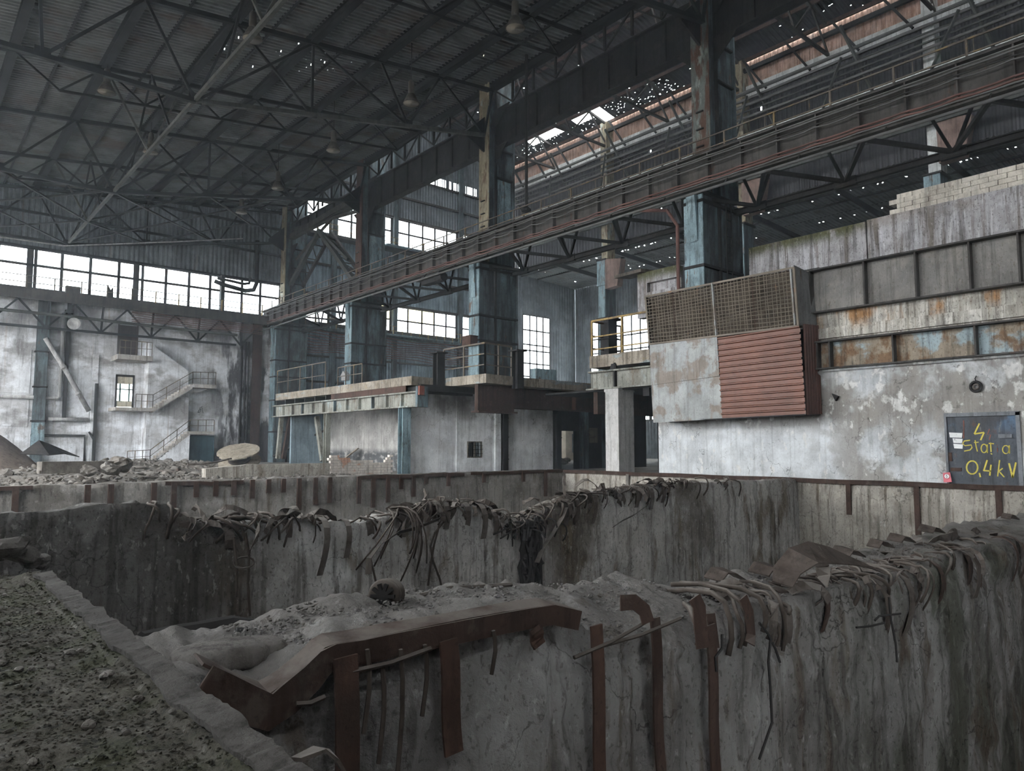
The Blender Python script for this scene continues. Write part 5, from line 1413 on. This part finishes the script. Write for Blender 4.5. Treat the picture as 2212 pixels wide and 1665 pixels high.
def strap(parent, start, rnd, length, w, m_='strap_steel', out=(0, -1, 0), back=.35, side_tw=.25, lift=.18):
    o = unit(V3(out))
    side = np.cross(o, (0, 0, 1))
    p = V3(start) - o * back
    pts, sv = [p.copy()], [side]
    d = unit(o + V3((0, 0, lift * 1.6)))
    stp = length / 8
    tw = rnd.uniform(-side_tw, side_tw)
    for i in range(8):
        p = p + d * stp
        pts.append(p.copy())
        sv.append(side + o * tw * i * .12)
        d = unit(d + V3((0, 0, -.55)) + side * tw * .3 - (o * .28 if d[2] < -.4 else 0))
    return build('steel_strap', MB().ribbon(pts, sv, w, .014), m_, parent)


rnd = random.Random(41)
# middle wall: bars and straps
for a, b, cnt in ((300, 400, 5), (400, 560, 16), (560, 720, 18), (760, 850, 8), (850, 1050, 46), (1080, 1210, 34), (1210, 1460, 60), (1460, 1600, 14)):
    for i in range(cnt):
        px = rnd.uniform(a, b)
        x = P(px, 1100, Y=YM0)[0]
        rebar(wm, (x, YM0 + rnd.uniform(0, .4), mzt(x) + rnd.uniform(-.02, .12)), rnd, rnd.uniform(.45, 1.25), rnd.uniform(.014, .034), curl=1.5, back=rnd.uniform(.0, .3))
for i in range(10):
    rebar(wm, (P(rnd.uniform(840, 880), 1100, Y=YM0)[0], YM0, mzt(9.5) + .05), rnd, rnd.uniform(1.6, 2.6), .02, curl=.5, back=.2)
for px, l_, w_ in ((578, .9, .15), (628, .8, .14), (695, 1.5, .14), (745, 1.0, .13), (800, .6, .16), (905, .8, .16), (960, .8, .15), (985, .9, .16), (1010, .9, .15), (1030, 1.1, .16), (1072, .9, .14), (1110, .7, .15), (1188, 1.0, .16), (1215, 1.0, .16), (1245, .9, .15), (1280, 1.1, .14), (1312, .8, .15), (1340, .9, .16), (1372, .8, .18), (1400, 1.0, .16), (1430, .8, .18), (1455, .7, .16), (400, .8, .2), (490, .8, .18)):
    x = P(px, 1100, Y=YM0)[0]
    strap(wm, (x, YM0 + .05, mzt(x) + .02), rnd, l_ * rnd.uniform(.9, 1.15), w_, back=rnd.uniform(.1, .4))


def crumple(parent, c, rnd, length, w, m_='strap_steel', out=(0, -1, 0)):
    """short strip crushed and folded over the broken edge"""
    o = unit(V3(out))
    side = np.cross(o, (0, 0, 1))
    d = unit(o * rnd.uniform(-.3, 1) + side * rnd.uniform(-1, 1) + V3((0, 0, rnd.uniform(-.2, .5))))
    p = V3(c)
    pts, sv = [p.copy()], [unit(V3((rnd.uniform(-1, 1), rnd.uniform(-1, 1), rnd.uniform(-1, 1))))]
    for i in range(6):
        p = p + d * length / 6
        pts.append(p.copy())
        sv.append(unit(sv[-1] + .5 * V3((rnd.uniform(-1, 1), rnd.uniform(-1, 1), rnd.uniform(-1, 1)))))
        d = unit(d + .55 * side * rnd.uniform(-1, 1) + V3((0, 0, rnd.uniform(-.75, .12))) - (o * .3 if d[2] < -.2 else 0))
    return build('steel_strap', MB().ribbon(pts, sv, w, .012), m_, parent)


for a, b, cnt in ((400, 560, 8), (560, 720, 10), (850, 1050, 26), (1080, 1210, 16), (1210, 1470, 40), (1470, 1560, 5)):
    for i in range(cnt):
        x = P(rnd.uniform(a, b), 1100, Y=YM0)[0]
        crumple(wm, (x, YM0 + rnd.uniform(-.05, .3), mzt(x) + rnd.uniform(-.05, .10)), rnd, rnd.uniform(.4, .95), rnd.uniform(.07, .17), rnd.choice(['strap_steel', 'strap_steel', 'rebar']))
# long twisted straps hanging off the middle wall
for pts, w_ in ((((1222, 1096), (1214, 1118), (1196, 1150), (1172, 1185), (1160, 1215)), .17), (((950, 1120), (900, 1140), (860, 1150), (820, 1178), (797, 1205), (796, 1240)), .16), (((1400, 1090), (1370, 1112), (1345, 1124), (1326, 1137)), .14)):
    q = [P(a, b, Y=YM0 - .22 - .05 * i) for i, (a, b) in enumerate(pts)]
    build('steel_strap', MB().ribbon(q, (.5, -.6, .6), w_, .014), 'strap_steel', wm)
for pts in (((960, 1125), (940, 1150), (930, 1180), (935, 1210), (950, 1250), (962, 1300)), ((950, 1130), (938, 1175), (930, 1220), (925, 1265)), ((800, 1205), (808, 1240), (818, 1285)), ((530, 1150), (538, 1200), (535, 1260), (540, 1330)), ((505, 1160), (512, 1230), (510, 1290))):
    build('hanging_cable', MB().tube([P(a, b, Y=YM0 - .2) for a, b in pts], .026, 5), 'rebar', wm)
lp = MB()
c_ = P(527, 1215, Y=YM0 - .2)
lp.tube([c_ + V3((.2 * math.cos(a), .06 * math.sin(a), .10 * math.sin(a))) for a in np.linspace(0, 6.283, 15)], .02, 5)
build('wire_loop', lp, 'rebar', wm)
# black tarry bundle hanging in the breach of the middle wall
tb = thing('tar_bundle', 'black matted cable bundle hanging down the breach of the middle pit wall', 'cable bundle', P(1142, 1255, Y=YM0 - .15))
for i in range(34):
    x = P(rnd.uniform(1122, 1162), 1150, Y=YM0 - .15)[0]
    z0 = mzt(x) + rnd.uniform(-.25, .1)
    pts = [(x + rnd.uniform(-.07, .07), YM0 - .1 - rnd.uniform(0, .22), z0 - (z0 + 2.5) * q) for q in np.linspace(0, rnd.uniform(.55, 1), 7)]
    build('strand', MB().tube(pts, rnd.uniform(.025, .06), 5), 'cable_black', tb)
for i in range(16):
    rebar(tb, (P(rnd.uniform(1085, 1200), 1130, Y=YM0)[0], YM0, mzt(12.8) + rnd.uniform(-.3, .05)), rnd, rnd.uniform(.5, 1.0), .022, 'cable_black', curl=1.8, back=.1)

# near wall: bent edge angle, uprights, straps, bars
nzf = lambda x: float(np.interp(x, nfx, nfz))
nzb = lambda x: float(np.interp(x, nbx, nbz))
ang = [(438, 1432), (480, 1452), (530, 1478), (580, 1496), (620, 1470), (670, 1428), (700, 1398), (722, 1388), (780, 1380), (850, 1365), (920, 1352), (1000, 1337), (1080, 1322), (1140, 1312), (1190, 1305), (1246, 1318)]
hs = [.16, .17, .2, .2, .19, .17, .15, .15, .15, .15, .15, .15, .15, .15, .15, .15]
q = [P(a, b, Y=YN0 - .02) for a, b in ang]
s = MB()
s.ribbon([p - V3((0, .03, h_ / 2)) for p, h_ in zip(q, hs)], (0, 0, 1), hs, .016)
s.ribbon([p + V3((0, .07, .005)) for p in q], (0, 1, .12), [.18 + .02 * math.sin(i) for i in range(len(q))], .016)
build('edge_angle', s, 'rust_edge', wn)
for px, py, l_, w_ in ((730, 1410, 1.3, .155), (950, 1375, .75, .145), (1268, 1345, 1.6, .13), (1135, 1350, .14, .12), (1395, 1330, 1.3, .12), (1515, 1345, 1.5, .14)):
    p = P(px, py, Y=YN0 - .0)
    s = MB().ribbon([(p[0] + .01 * i, YN0 - .10 - .012 * math.sin(i * 1.3), p[2] - l_ * i / 5) for i in range(6)], (1, 0, 0), w_, .02)
    build('steel_upright', s, 'rust_steel' if px < 1300 else 'rust_edge', wn)
for px, py, l_ in ((788, 1400, .5), (860, 1400, .8), (912, 1390, .45), (1060, 1360, .3), (760, 1430, .9), (820, 1430, .6)):
    p = P(px, py, Y=YN0 - .06)
    build('rebar', MB().tube([(p[0] + .02 * math.sin(i), YN0 - .09, p[2] - l_ * i / 4) for i in range(5)], .016, 5), 'rebar', wn)
for (a, b, c2, d2) in ((760, 1450, 930, 1400), (640, 1520, 700, 1505), (1300, 1395, 1470, 1335), (1240, 1420, 1400, 1340)):
    build('rebar', MB().tube([P(a, b, Y=YN0 - .1), P((a + c2) / 2, (b + d2) / 2 + 6, Y=YN0 - .12), P(c2, d2, Y=YN0 - .1)], .017, 5), 'rebar', wn)
# hooked bars bowing over the crest between the uprights
for (tx, ty, ex, ey, l_, r_) in ((1450, 1262, 1640, 1290, .34, .028), (1440, 1278, 1565, 1300, .5, .028), (1470, 1258, 1600, 1300, .42, .024), (1460, 1300, 1500, 1340, .22, .03), (1600, 1255, 1682, 1290, .55, .022), (1610, 1262, 1670, 1330, .3, .02), (1560, 1270, 1590, 1320, .35, .022)):
    a, e = P(tx, ty, Y=YN1 - .5), P(ex, ey, Y=YN0 - .02)
    m1 = a * .6 + e * .4 + V3((0, 0, .06))
    m2 = a * .2 + e * .8 + V3((0, 0, .07))
    pts = [a, m1, m2, e, e + V3((.02, -.05, -l_ * .35)), e + V3((.03, -.05, -l_ * .7)), e + V3((-.02, -.04, -l_))]
    build('rebar', MB().tube(pts, r_, 6), 'rebar', wn, smooth=True)
for (pts, w_) in ((((1500, 1290), (1510, 1310), (1512, 1345), (1518, 1400)), .15), (((1605, 1290), (1618, 1320), (1622, 1370), (1620, 1390)), .11), (((1340, 1302), (1370, 1300), (1392, 1318), (1400, 1345)), .13), (((1535, 1325), (1540, 1360), (1545, 1400)), .1)):
    build('steel_strap', MB().ribbon([P(a, b, Y=YN0 - .05 - .03 * i) for i, (a, b) in enumerate(pts)], (1, -.2, .1), w_, .014), 'rust_edge', wn)
# the big folded plate strip lying along the crest
fp = [(1690, 1262), (1700, 1232), (1735, 1200), (1770, 1193), (1810, 1200), (1860, 1215), (1905, 1236)]
q = [P(a, b, Y=YN0 + .15 + .05 * math.sin(i * 2)) for i, (a, b) in enumerate(fp)]
build('folded_plate', MB().ribbon(q, [(.1, 1, .5 - .35 * math.sin(i * 1.4)) for i in range(len(q))], [.22, .34, .38, .36, .32, .28, .22], .018), 'plate_brown', wn)
for i in range(90):
    px = rnd.triangular(1620, 2200, 2000)
    x = P(px, 1200, Y=YN0)[0]
    rebar(wn, (x, YN0 + .15, nzf(x) * .5 + nzb(x) * .5 + rnd.uniform(-.03, .08)), rnd, rnd.uniform(.4, 1.1), rnd.uniform(.012, .028), curl=1.0, back=rnd.uniform(.1, .5))
for i in range(34):
    px = rnd.uniform(1640, 2210)
    x = P(px, 1200, Y=YN0)[0]
    crumple(wn, (x, YN0 + rnd.uniform(.0, .9), nzf(x) * .4 + nzb(x) * .6 + .02), rnd, rnd.uniform(.3, .8), rnd.uniform(.06, .16))
    strap(wn, (x, YN0 + .15, nzf(x) * .6 + nzb(x) * .4 + .01), rnd, rnd.uniform(.5, 1.4), rnd.uniform(.1, .2), rnd.choice(['strap_steel', 'rust_edge']), back=rnd.uniform(.1, .7))
for px, py in ((1565, 1240), (1660, 1228), (1830, 1190), (1900, 1172), (1945, 1160), (2010, 1140), (2180, 1112)):
    p = P(px, py + 6, Y=YN1 - .4)
    s = MB().ribbon([p + V3((-.25, 0, .0)), p + V3((-.1, 0, .09)), p + V3((.1, 0, .06)), p + V3((.26, -.05, -.04))], (.1, 1, .2), rnd.uniform(.18, .3), .02)
    build('bent_plate', s, 'plate_brown', wn)
# dangling wires on the near face
for pts in (((1640, 1345), (1660, 1370), (1675, 1400), (1685, 1430)), ((1665, 1380), (1660, 1430), (1664, 1480), (1668, 1560), (1640, 1640)), ((1560, 1370), (1560, 1400), (1545, 1420), (1548, 1450)), ((1890, 1340), (1900, 1330), (1945, 1325)), ((1850, 1355), (1880, 1352), (1910, 1345)), ((1920, 1290), (1925, 1340), (1935, 1390), (1938, 1430))):
    build('wire', MB().tube([P(a, b, Y=YN0 - .13) for a, b in pts], .014, 5), 'cable_black', wn)

dm = MB()
rnd4 = random.Random(77)
for i in range(3600):
    x = 1.9 + 12 * rnd4.random() ** 1.5
    t = rnd4.random()
    y = YN0 + .1 + (YN1 - YN0 - .15) * t
    z = nzf(x) + (nzb(x) - nzf(x)) * (t ** .7)
    k = rnd4.uniform(.006, .018) * (2.2 if rnd4.random() < .05 else 1)
    dm.stone((x, y, z + .01), k * 1.2, k, k * .7, rnd4)
do = build('crest_debris', dm, 'dust_near', wn)
do['kind'] = 'stuff'
# rocks and debris lying on the near crest
for k, (px, py, sx, sy, sz, lab) in enumerate(((478, 1412, .30, .20, .085, 'long broken concrete lump lying in the dip of the near pit wall'), (572, 1408, .13, .16, .12, 'rounded concrete lump with a smooth broken face beside the bent edge angle'))):
    p = P(px, py, Y=4.75)
    s = MB()
    rr = random.Random(k + 2)
    al = .1

    def fn(u, v, p=p, sx=sx, sy=sy, sz=sz, k=k):
        x, y, z = math.cos(u) * math.cos(v), math.sin(u) * math.cos(v), math.sin(v)
        e = .62
        x, y, z = [math.copysign(abs(c) ** e, c) for c in (x, y, z)]
        w = 1 + .10 * fbm(x * 2 + k, y * 2, z * 2)
        return (p[0] + x * sx * w, p[1] + y * sy * w, p[2] - sz * .2 + z * sz * w)
    s.grid(fn, np.linspace(0, 6.2832, 33), np.linspace(-1.57, 1.57, 17))
    tag(build('concrete_lump', s, 'dust_concrete', smooth=True), lab, 'concrete lump')
tag(build('charred_beam', MB().tube([P(305, 1380, Y=5.6), P(370, 1366, Y=5.7), P(430, 1358, Y=5.7), P(500, 1346, Y=5.75), P(560, 1350, Y=5.7)], [.05, .05, .055, .06, .04], 7), 'cable_black'), 'dark charred beam lying behind the concrete lumps on the near wall', 'beam')
tag(build('thin_pipe', MB().tube([P(510, 1366, Y=5.3), P(560, 1366, Y=5.3), P(612, 1368, Y=5.25)], .035, 8), 'dark_steel', smooth=True), 'short dusty pipe lying beside the charred beam', 'pipe')
tag(build('wood_chip', MB().box(*(lambda p: (p[0] - .1, p[0] + .12, p[1] - .02, p[1] + .02, p[2], p[2] + .03))(P(610, 1398, Y=4.8) + V3((-.6, 0, 0)))), 'wood'), 'pale splinter lying on the long concrete lump', 'splinter')
# pulley lying on the crest
pc = P(838, 1284, Y=5.25)
pu_ = thing('pulley', 'rusty cable pulley lying on the dusty crest of the near wall', 'pulley', pc - V3((0, 0, .12)))
ax = unit(V3((-.75, -.65, .1)))
drum_ = build('drum', MB().lathe(pc - ax * .07, [(.05, -.02), (.125, 0), (.13, .03), (.095, .05), (.095, .12), (.13, .14), (.135, .17), (.12, .19), (.05, .2)], axis=ax, n=22), 'rebar', pu_, smooth=True)
for k in range(5):
    build('spoke', MB().obox(pc + ax * .13, ax * .02, unit(np.cross(ax, (0, 0, 1))) * (.1 * math.cos(k * 1.256)) + V3((0, 0, .1 * math.sin(k * 1.256))), np.cross(ax, unit(np.cross(ax, (0, 0, 1))) * math.cos(k * 1.256) + V3((0, 0, math.sin(k * 1.256)))) * .014), 'dark_steel', drum_)
build('rope_coil', MB().tube([pc + ax * (-.02 + .012 * i * .25) + .105 * (unit(np.cross(ax, (0, 0, 1))) * math.cos(i * .5) + V3((0, 0, math.sin(i * .5)))) for i in range(40)], .012, 5), 'strap_steel', drum_)
# thin cables resting along the back edge of the crest
for pts, lab in ((((640, 1326), (700, 1302), (760, 1294), (820, 1288)), 'cable lying along the crest left of the pulley'), (((900, 1288), (970, 1270), (1030, 1268), (1105, 1262)), 'cable lying along the crest right of the pulley')):
    tag(build('loose_cable', MB().tube([P(a, b, Y=YN1 - .15) for a, b in pts], .022, 6), 'strap_steel'), lab.replace('left of', 'towards the charred beam from').replace('right of', 'on the far side of'), 'cable')

# ---- mossy wall top on the left, with its steel edge
def zl(x, y):
    return .40 + .05 * fbm(x * 1.3, y * 1.3, 4) + .022 * fbm(x * 6, y * 6, 2, 3) * 1.6 + (.03 if x > 1.08 else 0) * (1 if y < 9 else 0) - max(0, (y - 8.6)) * .12 - .25 * max(0, x - 1.24) * 6


lx = list(np.linspace(-4.5, -.5, 10)) + list(np.linspace(-.45, 1.30, 56))
ly = list(np.linspace(-4, 1.8, 12)) + list(np.linspace(1.85, 12.0, 230))
mw = MB().grid(lambda x, y: (x + (.07 * fbm(y * .9, 2.0) if x > 1 else 0) - (max(0, y - 8.2) * .09 if x > .8 else 0), y, zl(x, y)), lx, ly)
wl_ = tag(build('wall_pit_left', mw, 'moss_gravel', smooth=True), 'broad mossy gravel-topped pit wall at the side of the camera', 'wall', kind='structure')
build('pit_face', MB().grid(lambda y, t: (1.30 + (.07 * fbm(y * .9, 2.0)) - max(0, y - 8.2) * .09 - .02 * t + .05 * fbm(y, t * 5), y, zl(1.3, y) - .02 + (PZ - .4) * t), list(np.linspace(-4, 12, 80)), list(np.linspace(0, 1, 14))), 'dust_concrete', wl_, smooth=True)
build('far_face', MB().box(-4.5, 1.0, 11.9, 12.0, PZ, .0), 'dust_concrete', wl_)
ey = list(np.linspace(-3.5, 8.3, 240))
s = MB()
s.ribbon([(1.20 + .07 * fbm(y * .9, 2.0) + .02 * nz(y * 3, 1), y, .46 + .05 * fbm(1.2 * 1.3, y * 1.3, 4) + .03 * nz(y * 4, 7) + .012 * nz(y * 15, 2)) for y in ey], (1, 0, .12), [.14 + .07 * nz(y * 2.2, 4) + .03 * nz(y * 13, 9) for y in ey], .03)
build('edge_angle', s, 'lip', wl_)
gm = MB()
rnd2 = random.Random(5)
for i in range(13000):
    y = 1.9 + 8.6 * rnd2.random() ** 1.3
    x = rnd2.uniform(-.35, 1.12)
    k = rnd2.uniform(.004, .011) * (2.2 if rnd2.random() < .05 else 1)
    gm.stone((x, y, zl(x, y) + k * .2), k, k, k * .7, rnd2)
go = build('gravel', gm, 'moss_gravel', wl_)
go['kind'] = 'stuff'
for i in range(46):
    y = 2.2 + 6.5 * rnd2.random()
    x = rnd2.uniform(.05, 1.1)
    k = rnd2.uniform(.03, .065)
    tag(build('pebble', MB().stone((x, y, zl(x, y) + k * .3), k * .6, k * .5, k * .4, rnd2, 1), 'rubble'), 'pale pebble on the mossy gravel of the left pit wall', 'pebble', 'pebbles on the mossy pit wall')
for k, (px, py, s_) in enumerate(((15, 1180, .38), (35, 1190, .25), (60, 1205, .3), (88, 1222, .28), (10, 1205, .3), (118, 1240, .16))):
    p = P(px, py, Y=9.0)
    tag(build('broken_block', MB().stone((p[0], 9.0 + .15 * k, p[2]), s_ * .55, s_ * .55, s_ * .35, rnd2, 1), 'dust_concrete'), 'broken concrete block at the crumbled end of the mossy wall', 'concrete lump', 'broken blocks at the end of the mossy wall')
# bent plates at the bottom edge of the view
for k, pts in enumerate((((640, 1640), (690, 1618), (720, 1632), (745, 1670)), ((545, 1625), (580, 1610), (620, 1650), (640, 1690)))):
    tag(build('bent_plate', MB().ribbon([P(a, b, Y=3.1 + .1 * k) for a, b in pts], (.3, .8, -.2), .12, .016), 'strap_steel'), ['bent rusty plate sticking up below the bent edge angle', 'curled rusty plate at the lip of the mossy wall'][k], 'plate')

# ================================================================ RUBBLE FIELD BEYOND THE FAR WALL
def rub(x, y):
    z = .30 + .18 * fbm(x * .7, y * .7, 9) + .10 * fbm(x * 2.4, y * 2.4, 3)
    z += .55 * math.exp(-((x - 8.6) ** 2 + (y - 40) ** 2) / 7) + .45 * math.exp(-((x - 5) ** 2 + (y - 36) ** 2) / 12)
    z += .35 * math.exp(-((x - 13.5) ** 2 + (y - 46) ** 2) / 18) - .35 * max(0, min(1, (x - 16) / 4))
    z += .40 * math.exp(-((x - 12.0) ** 2 + (y - 52) ** 2) / 14)
    return z


rs = [28.7 + .22 * i for i in range(190)]
rf = MB().grid(lambda x, y: (x, y, rub(x, y) - (.4 if y < 28.75 else 0)), list(np.linspace(-3, 21.5, 110)), rs)
rfo = tag(build('rubble_field', rf, 'rubble'), 'heaped grey rubble and dust covering the floor beyond the far pit wall', 'rubble', kind='stuff')
sm = MB()
rnd3 = random.Random(12)
for i in range(4200):
    y = 28.7 + 26 * rnd3.random() ** 1.6
    x = rnd3.uniform(-2, 19) if y > 32 else rnd3.uniform(-1, 17)
    k = rnd3.uniform(.03, .11)
    sm.stone((x, y, rub(x, y) + .02), k * 1.3, k, k * .7, rnd3)
smo = tag(build('rubble_grit', sm, 'rubble'), 'small broken pieces strewn over the rubble field', 'rubble', kind='stuff')
for i in range(240):
    y = 28.8 + 24 * rnd3.random() ** 1.4
    x = rnd3.uniform(.14 * y - 2, .32 * y + 3)
    k = rnd3.choice([.09, .11, .14, .18, .24])
    fl_ = rnd3.random() < .4
    tag(build('rubble_stone', MB().stone((x, y, rub(x, y) + k * .18), k * (1.7 if fl_ else 1.1), k, k * (.35 if fl_ else .75), rnd3, 1 if k > .12 else 0), 'rubble' if rnd3.random() < .8 else 'rubble_dark'), 'grey concrete lump in the rubble field beyond the far pit wall', 'rubble', 'concrete lumps in the rubble field')
# named lumps
p0, p1 = P(85, 1010, Y=30.2), P(240, 1008, Y=30.6)
tag(build('fallen_beam', MB().beam(p0, p1, .5, .42).box(p0[0] - .02, p0[0] + .5, 29.98, 30.4, p0[2] - .2, p0[2] - .1), 'rubble_dark'), 'long dark concrete beam lying across the front of the rubble field', 'concrete beam')
p = P(258, 1000, Y=31.4)
tag(build('boulder', MB().stone(p, .75, .5, .36, random.Random(3), 2), 'rubble_dark'), 'big dark boulder behind the fallen concrete beam', 'boulder')
p = P(240, 1012, Y=29.9)
tag(build('boulder', MB().stone(p, .34, .3, .24, random.Random(5), 2), 'rubble'), 'pale rounded block at the end of the fallen concrete beam', 'boulder')
p = P(195, 1017, Y=29.7)
tag(build('boulder', MB().stone(p, .36, .3, .22, random.Random(8), 2), 'rubble'), 'tan block in front of the fallen concrete beam', 'boulder')
hp = MB().grid(lambda x, y: (x, y, 3.05 * max(0, 1 - ((x - 1.4) / 4.6) ** 2) * max(0, 1 - ((y - 43) / 5.0) ** 2) + .2 + .1 * fbm(x, y)), list(np.linspace(-3.5, 6.0, 24)), list(np.linspace(38.2, 47.8, 24)))
tag(build('earth_heap', hp, mat('earth', (.16, .13, .11), [((.09, .075, .065), (1, 1, 1), .5, .7, .6)], bump=.6), smooth=True), 'smooth dark brown earth heap beside the pale blue post foot', 'heap')
p = P(85, 968, Y=38)
tag(build('sheet_scrap', MB().poly([p + V3((-.7, 0, -.25)), p + V3((0, .3, .35)), p + V3((1.0, .2, -.25)), p + V3((.3, -.6, -.3))], .04).poly([p + V3((0, .3, .35)), p + V3((.4, .5, .2)), p + V3((1.6, .2, -.4)), p + V3((1.0, .2, -.25))], .04), 'dark_steel'), 'crumpled dark roofing sheet lying on the rubble by the earth heap', 'sheet')
# cable drum tipped over
dc = P(515, 975, Y=40.0)
cd = thing('cable_drum', 'tipped wooden cable drum with a rope coil on the rubble before the blue door', 'cable drum', dc - V3((0, 0, .9)))
ax = unit(V3((-.25, -.30, .92)))
e1 = unit(np.cross(ax, (0, 0, 1)))
e2 = np.cross(ax, e1)
for side_, off in ((1, .0), (-1, -.62)):
    for k in range(8):
        t0 = -1 + k * .25
        t1 = t0 + .238
        h0, h1 = math.sqrt(max(0, 1 - t0 * t0)), math.sqrt(max(0, 1 - t1 * t1))
        if side_ == 1 and k in (6,):
            h1 *= .6
        RR = 1.12
        pts = [dc + ax * off + RR * (e1 * a + e2 * b) for a, b in ((-h0, t0), (h0, t0), (max(h1, .05), t1), (-max(h1, .05), t1))]
        build('plank', MB().poly(pts, .07), 'wood', cd)
core_ = build('core', MB().lathe(dc - ax * .6, [(.5, 0), (.5, .58)], axis=ax, n=20), 'cable_black', cd)
for k in range(6):
    build('rope_turn', MB().tube([dc - ax * (.52 - .07 * k) + .56 * (e1 * math.cos(a) + e2 * math.sin(a)) for a in np.linspace(0, 6.283, 21)], .035, 5), 'rebar' if k % 2 else 'cable_black', core_)
tag(build('loose_rope', MB().tube([P(405, 1003, Y=38.5), P(440, 1002, Y=38.5), P(470, 997, Y=38.8), P(500, 990, Y=39.0)], .05, 6), 'strap_steel'), 'thick rope trailing from the cable drum', 'rope')

# ================================================================ LAMPS
LP = [((230, 200), 'high-bay lamp hanging alone above the long pale tie'), ((325, 330), 'high-bay lamp hanging between the pale tie and the second main truss'), ((600, 408), 'high-bay lamp nearest the upper glazed strip'), ((888, 224), 'high-bay lamp just under the pale lower chord of a truss'), ((720, 326), 'high-bay lamp between two dark trusses near the column row'), ((1113, 62), 'high-bay lamp hanging near the roof edge above the railed bay column'), ((545, 85), 'high-bay lamp close beside the pale tie with a bright reflector'), ((521, 460), 'high-bay lamp low against the dark corrugated end wall')]
for (px, py), lab in LP:
    p = P(px, py, Z=21.9)
    l = thing('highbay_lamp', lab, 'lamp', p, 'high-bay lamps under the near roof')
    sh_ = build('shade', MB().lathe(p, [(.16, .62), (.24, .55), (.36, .28), (.5, .0), (.47, .0), (.33, .26), (.2, .5), (.1, .52)], n=18), 'lamp_shell', l, smooth=True)
    build('reflector', MB().lathe(p, [(.46, .01), (.3, .05), (.12, .08)], n=18), 'lamp_inside', sh_, smooth=True)
    nk_ = build('neck', MB().lathe(p, [(.17, .6), (.19, .75), (.17, 1.35), (.08, 1.45)], n=14), 'lamp_shell', l, smooth=True)
    build('rod', MB().tube([p + V3((0, 0, 1.4)), (p[0], p[1], ROOF(p[0]) + .1)], .025, 5), 'dark_steel', nk_)

# ================================================================ REST OF THE SHELL (outside the view), guessed and sized for the light
wl = thing('wall_left_guess', 'guessed unseen left wall of the near hall, its openings sized for the light', 'wall', (-9.4, 30, 0), kind='structure')
build('base', MB().box(-9.6, -9.2, -14, YE, 0, 3.0), 'end_whitewash', wl)
build('sheet', MB().box(-9.6, -9.2, -14, 14.0, 3.0, 14.4).box(-9.6, -9.2, -14, 14.0, 17.5, 22.2), 'wall_sheet', wl)  # unseen wall, closed near the camera to keep the foreground dark
build('head', MB().box(-9.6, -9.2, 14, YE, 17.5, 22.2), 'wall_sheet', wl)
for y in np.linspace(14.3, YE - .3, 8):
    build('pier', MB().box(-9.6, -9.1, y - .3, y + .3, 3.0, 17.5), 'blue_steel', wl)
wk = thing('wall_back_guess', 'guessed back wall behind the camera, its strip opening sized for the light', 'wall', (10, -14.2, 0), kind='structure')
build('sheet', MB().box(-9.6, 76, -14.5, -14.1, 0, 16.7).box(-9.6, 76, -14.5, -14.1, 18.6, 44).box(29, 76, -14.5, -14.1, 16.7, 18.6), 'wall_sheet', wk)  # unseen wall, strip left open to light surfaces facing it
wv = thing('clerestory_blocker', 'unseen dark sheet added above the near roof to darken the far hall', 'wall', (31.2, 30, 28), kind='structure')
build('sheet', MB().box(31.25, 31.35, -14, YE, 28.2, 36.0), 'roof_sheet_far', wv)  # added to block daylight entering the far hall

# dust haze hanging in the halls
hz = bpy.data.materials.new('dust_haze')
hz.use_nodes = True
hn = hz.node_tree
for q in list(hn.nodes):
    hn.nodes.remove(q)
ho = hn.nodes.new('ShaderNodeOutputMaterial')
hv = hn.nodes.new('ShaderNodeVolumeScatter')
hv.inputs['Color'].default_value = (.80, .91, 1.0, 1)
hv.inputs['Density'].default_value = .0010
hv.inputs['Anisotropy'].default_value = .2
hn.links.new(hv.outputs[0], ho.inputs['Volume'])
M['dust_haze'] = hz
ho_ = tag(build('dust_haze', MB().box(-12, 79, -17, YE + 3, PZ - .5, 46), 'dust_haze'), 'thin bluish dust haze filling the halls', 'haze', kind='stuff')
sc.cycles.volume_bounces = 0
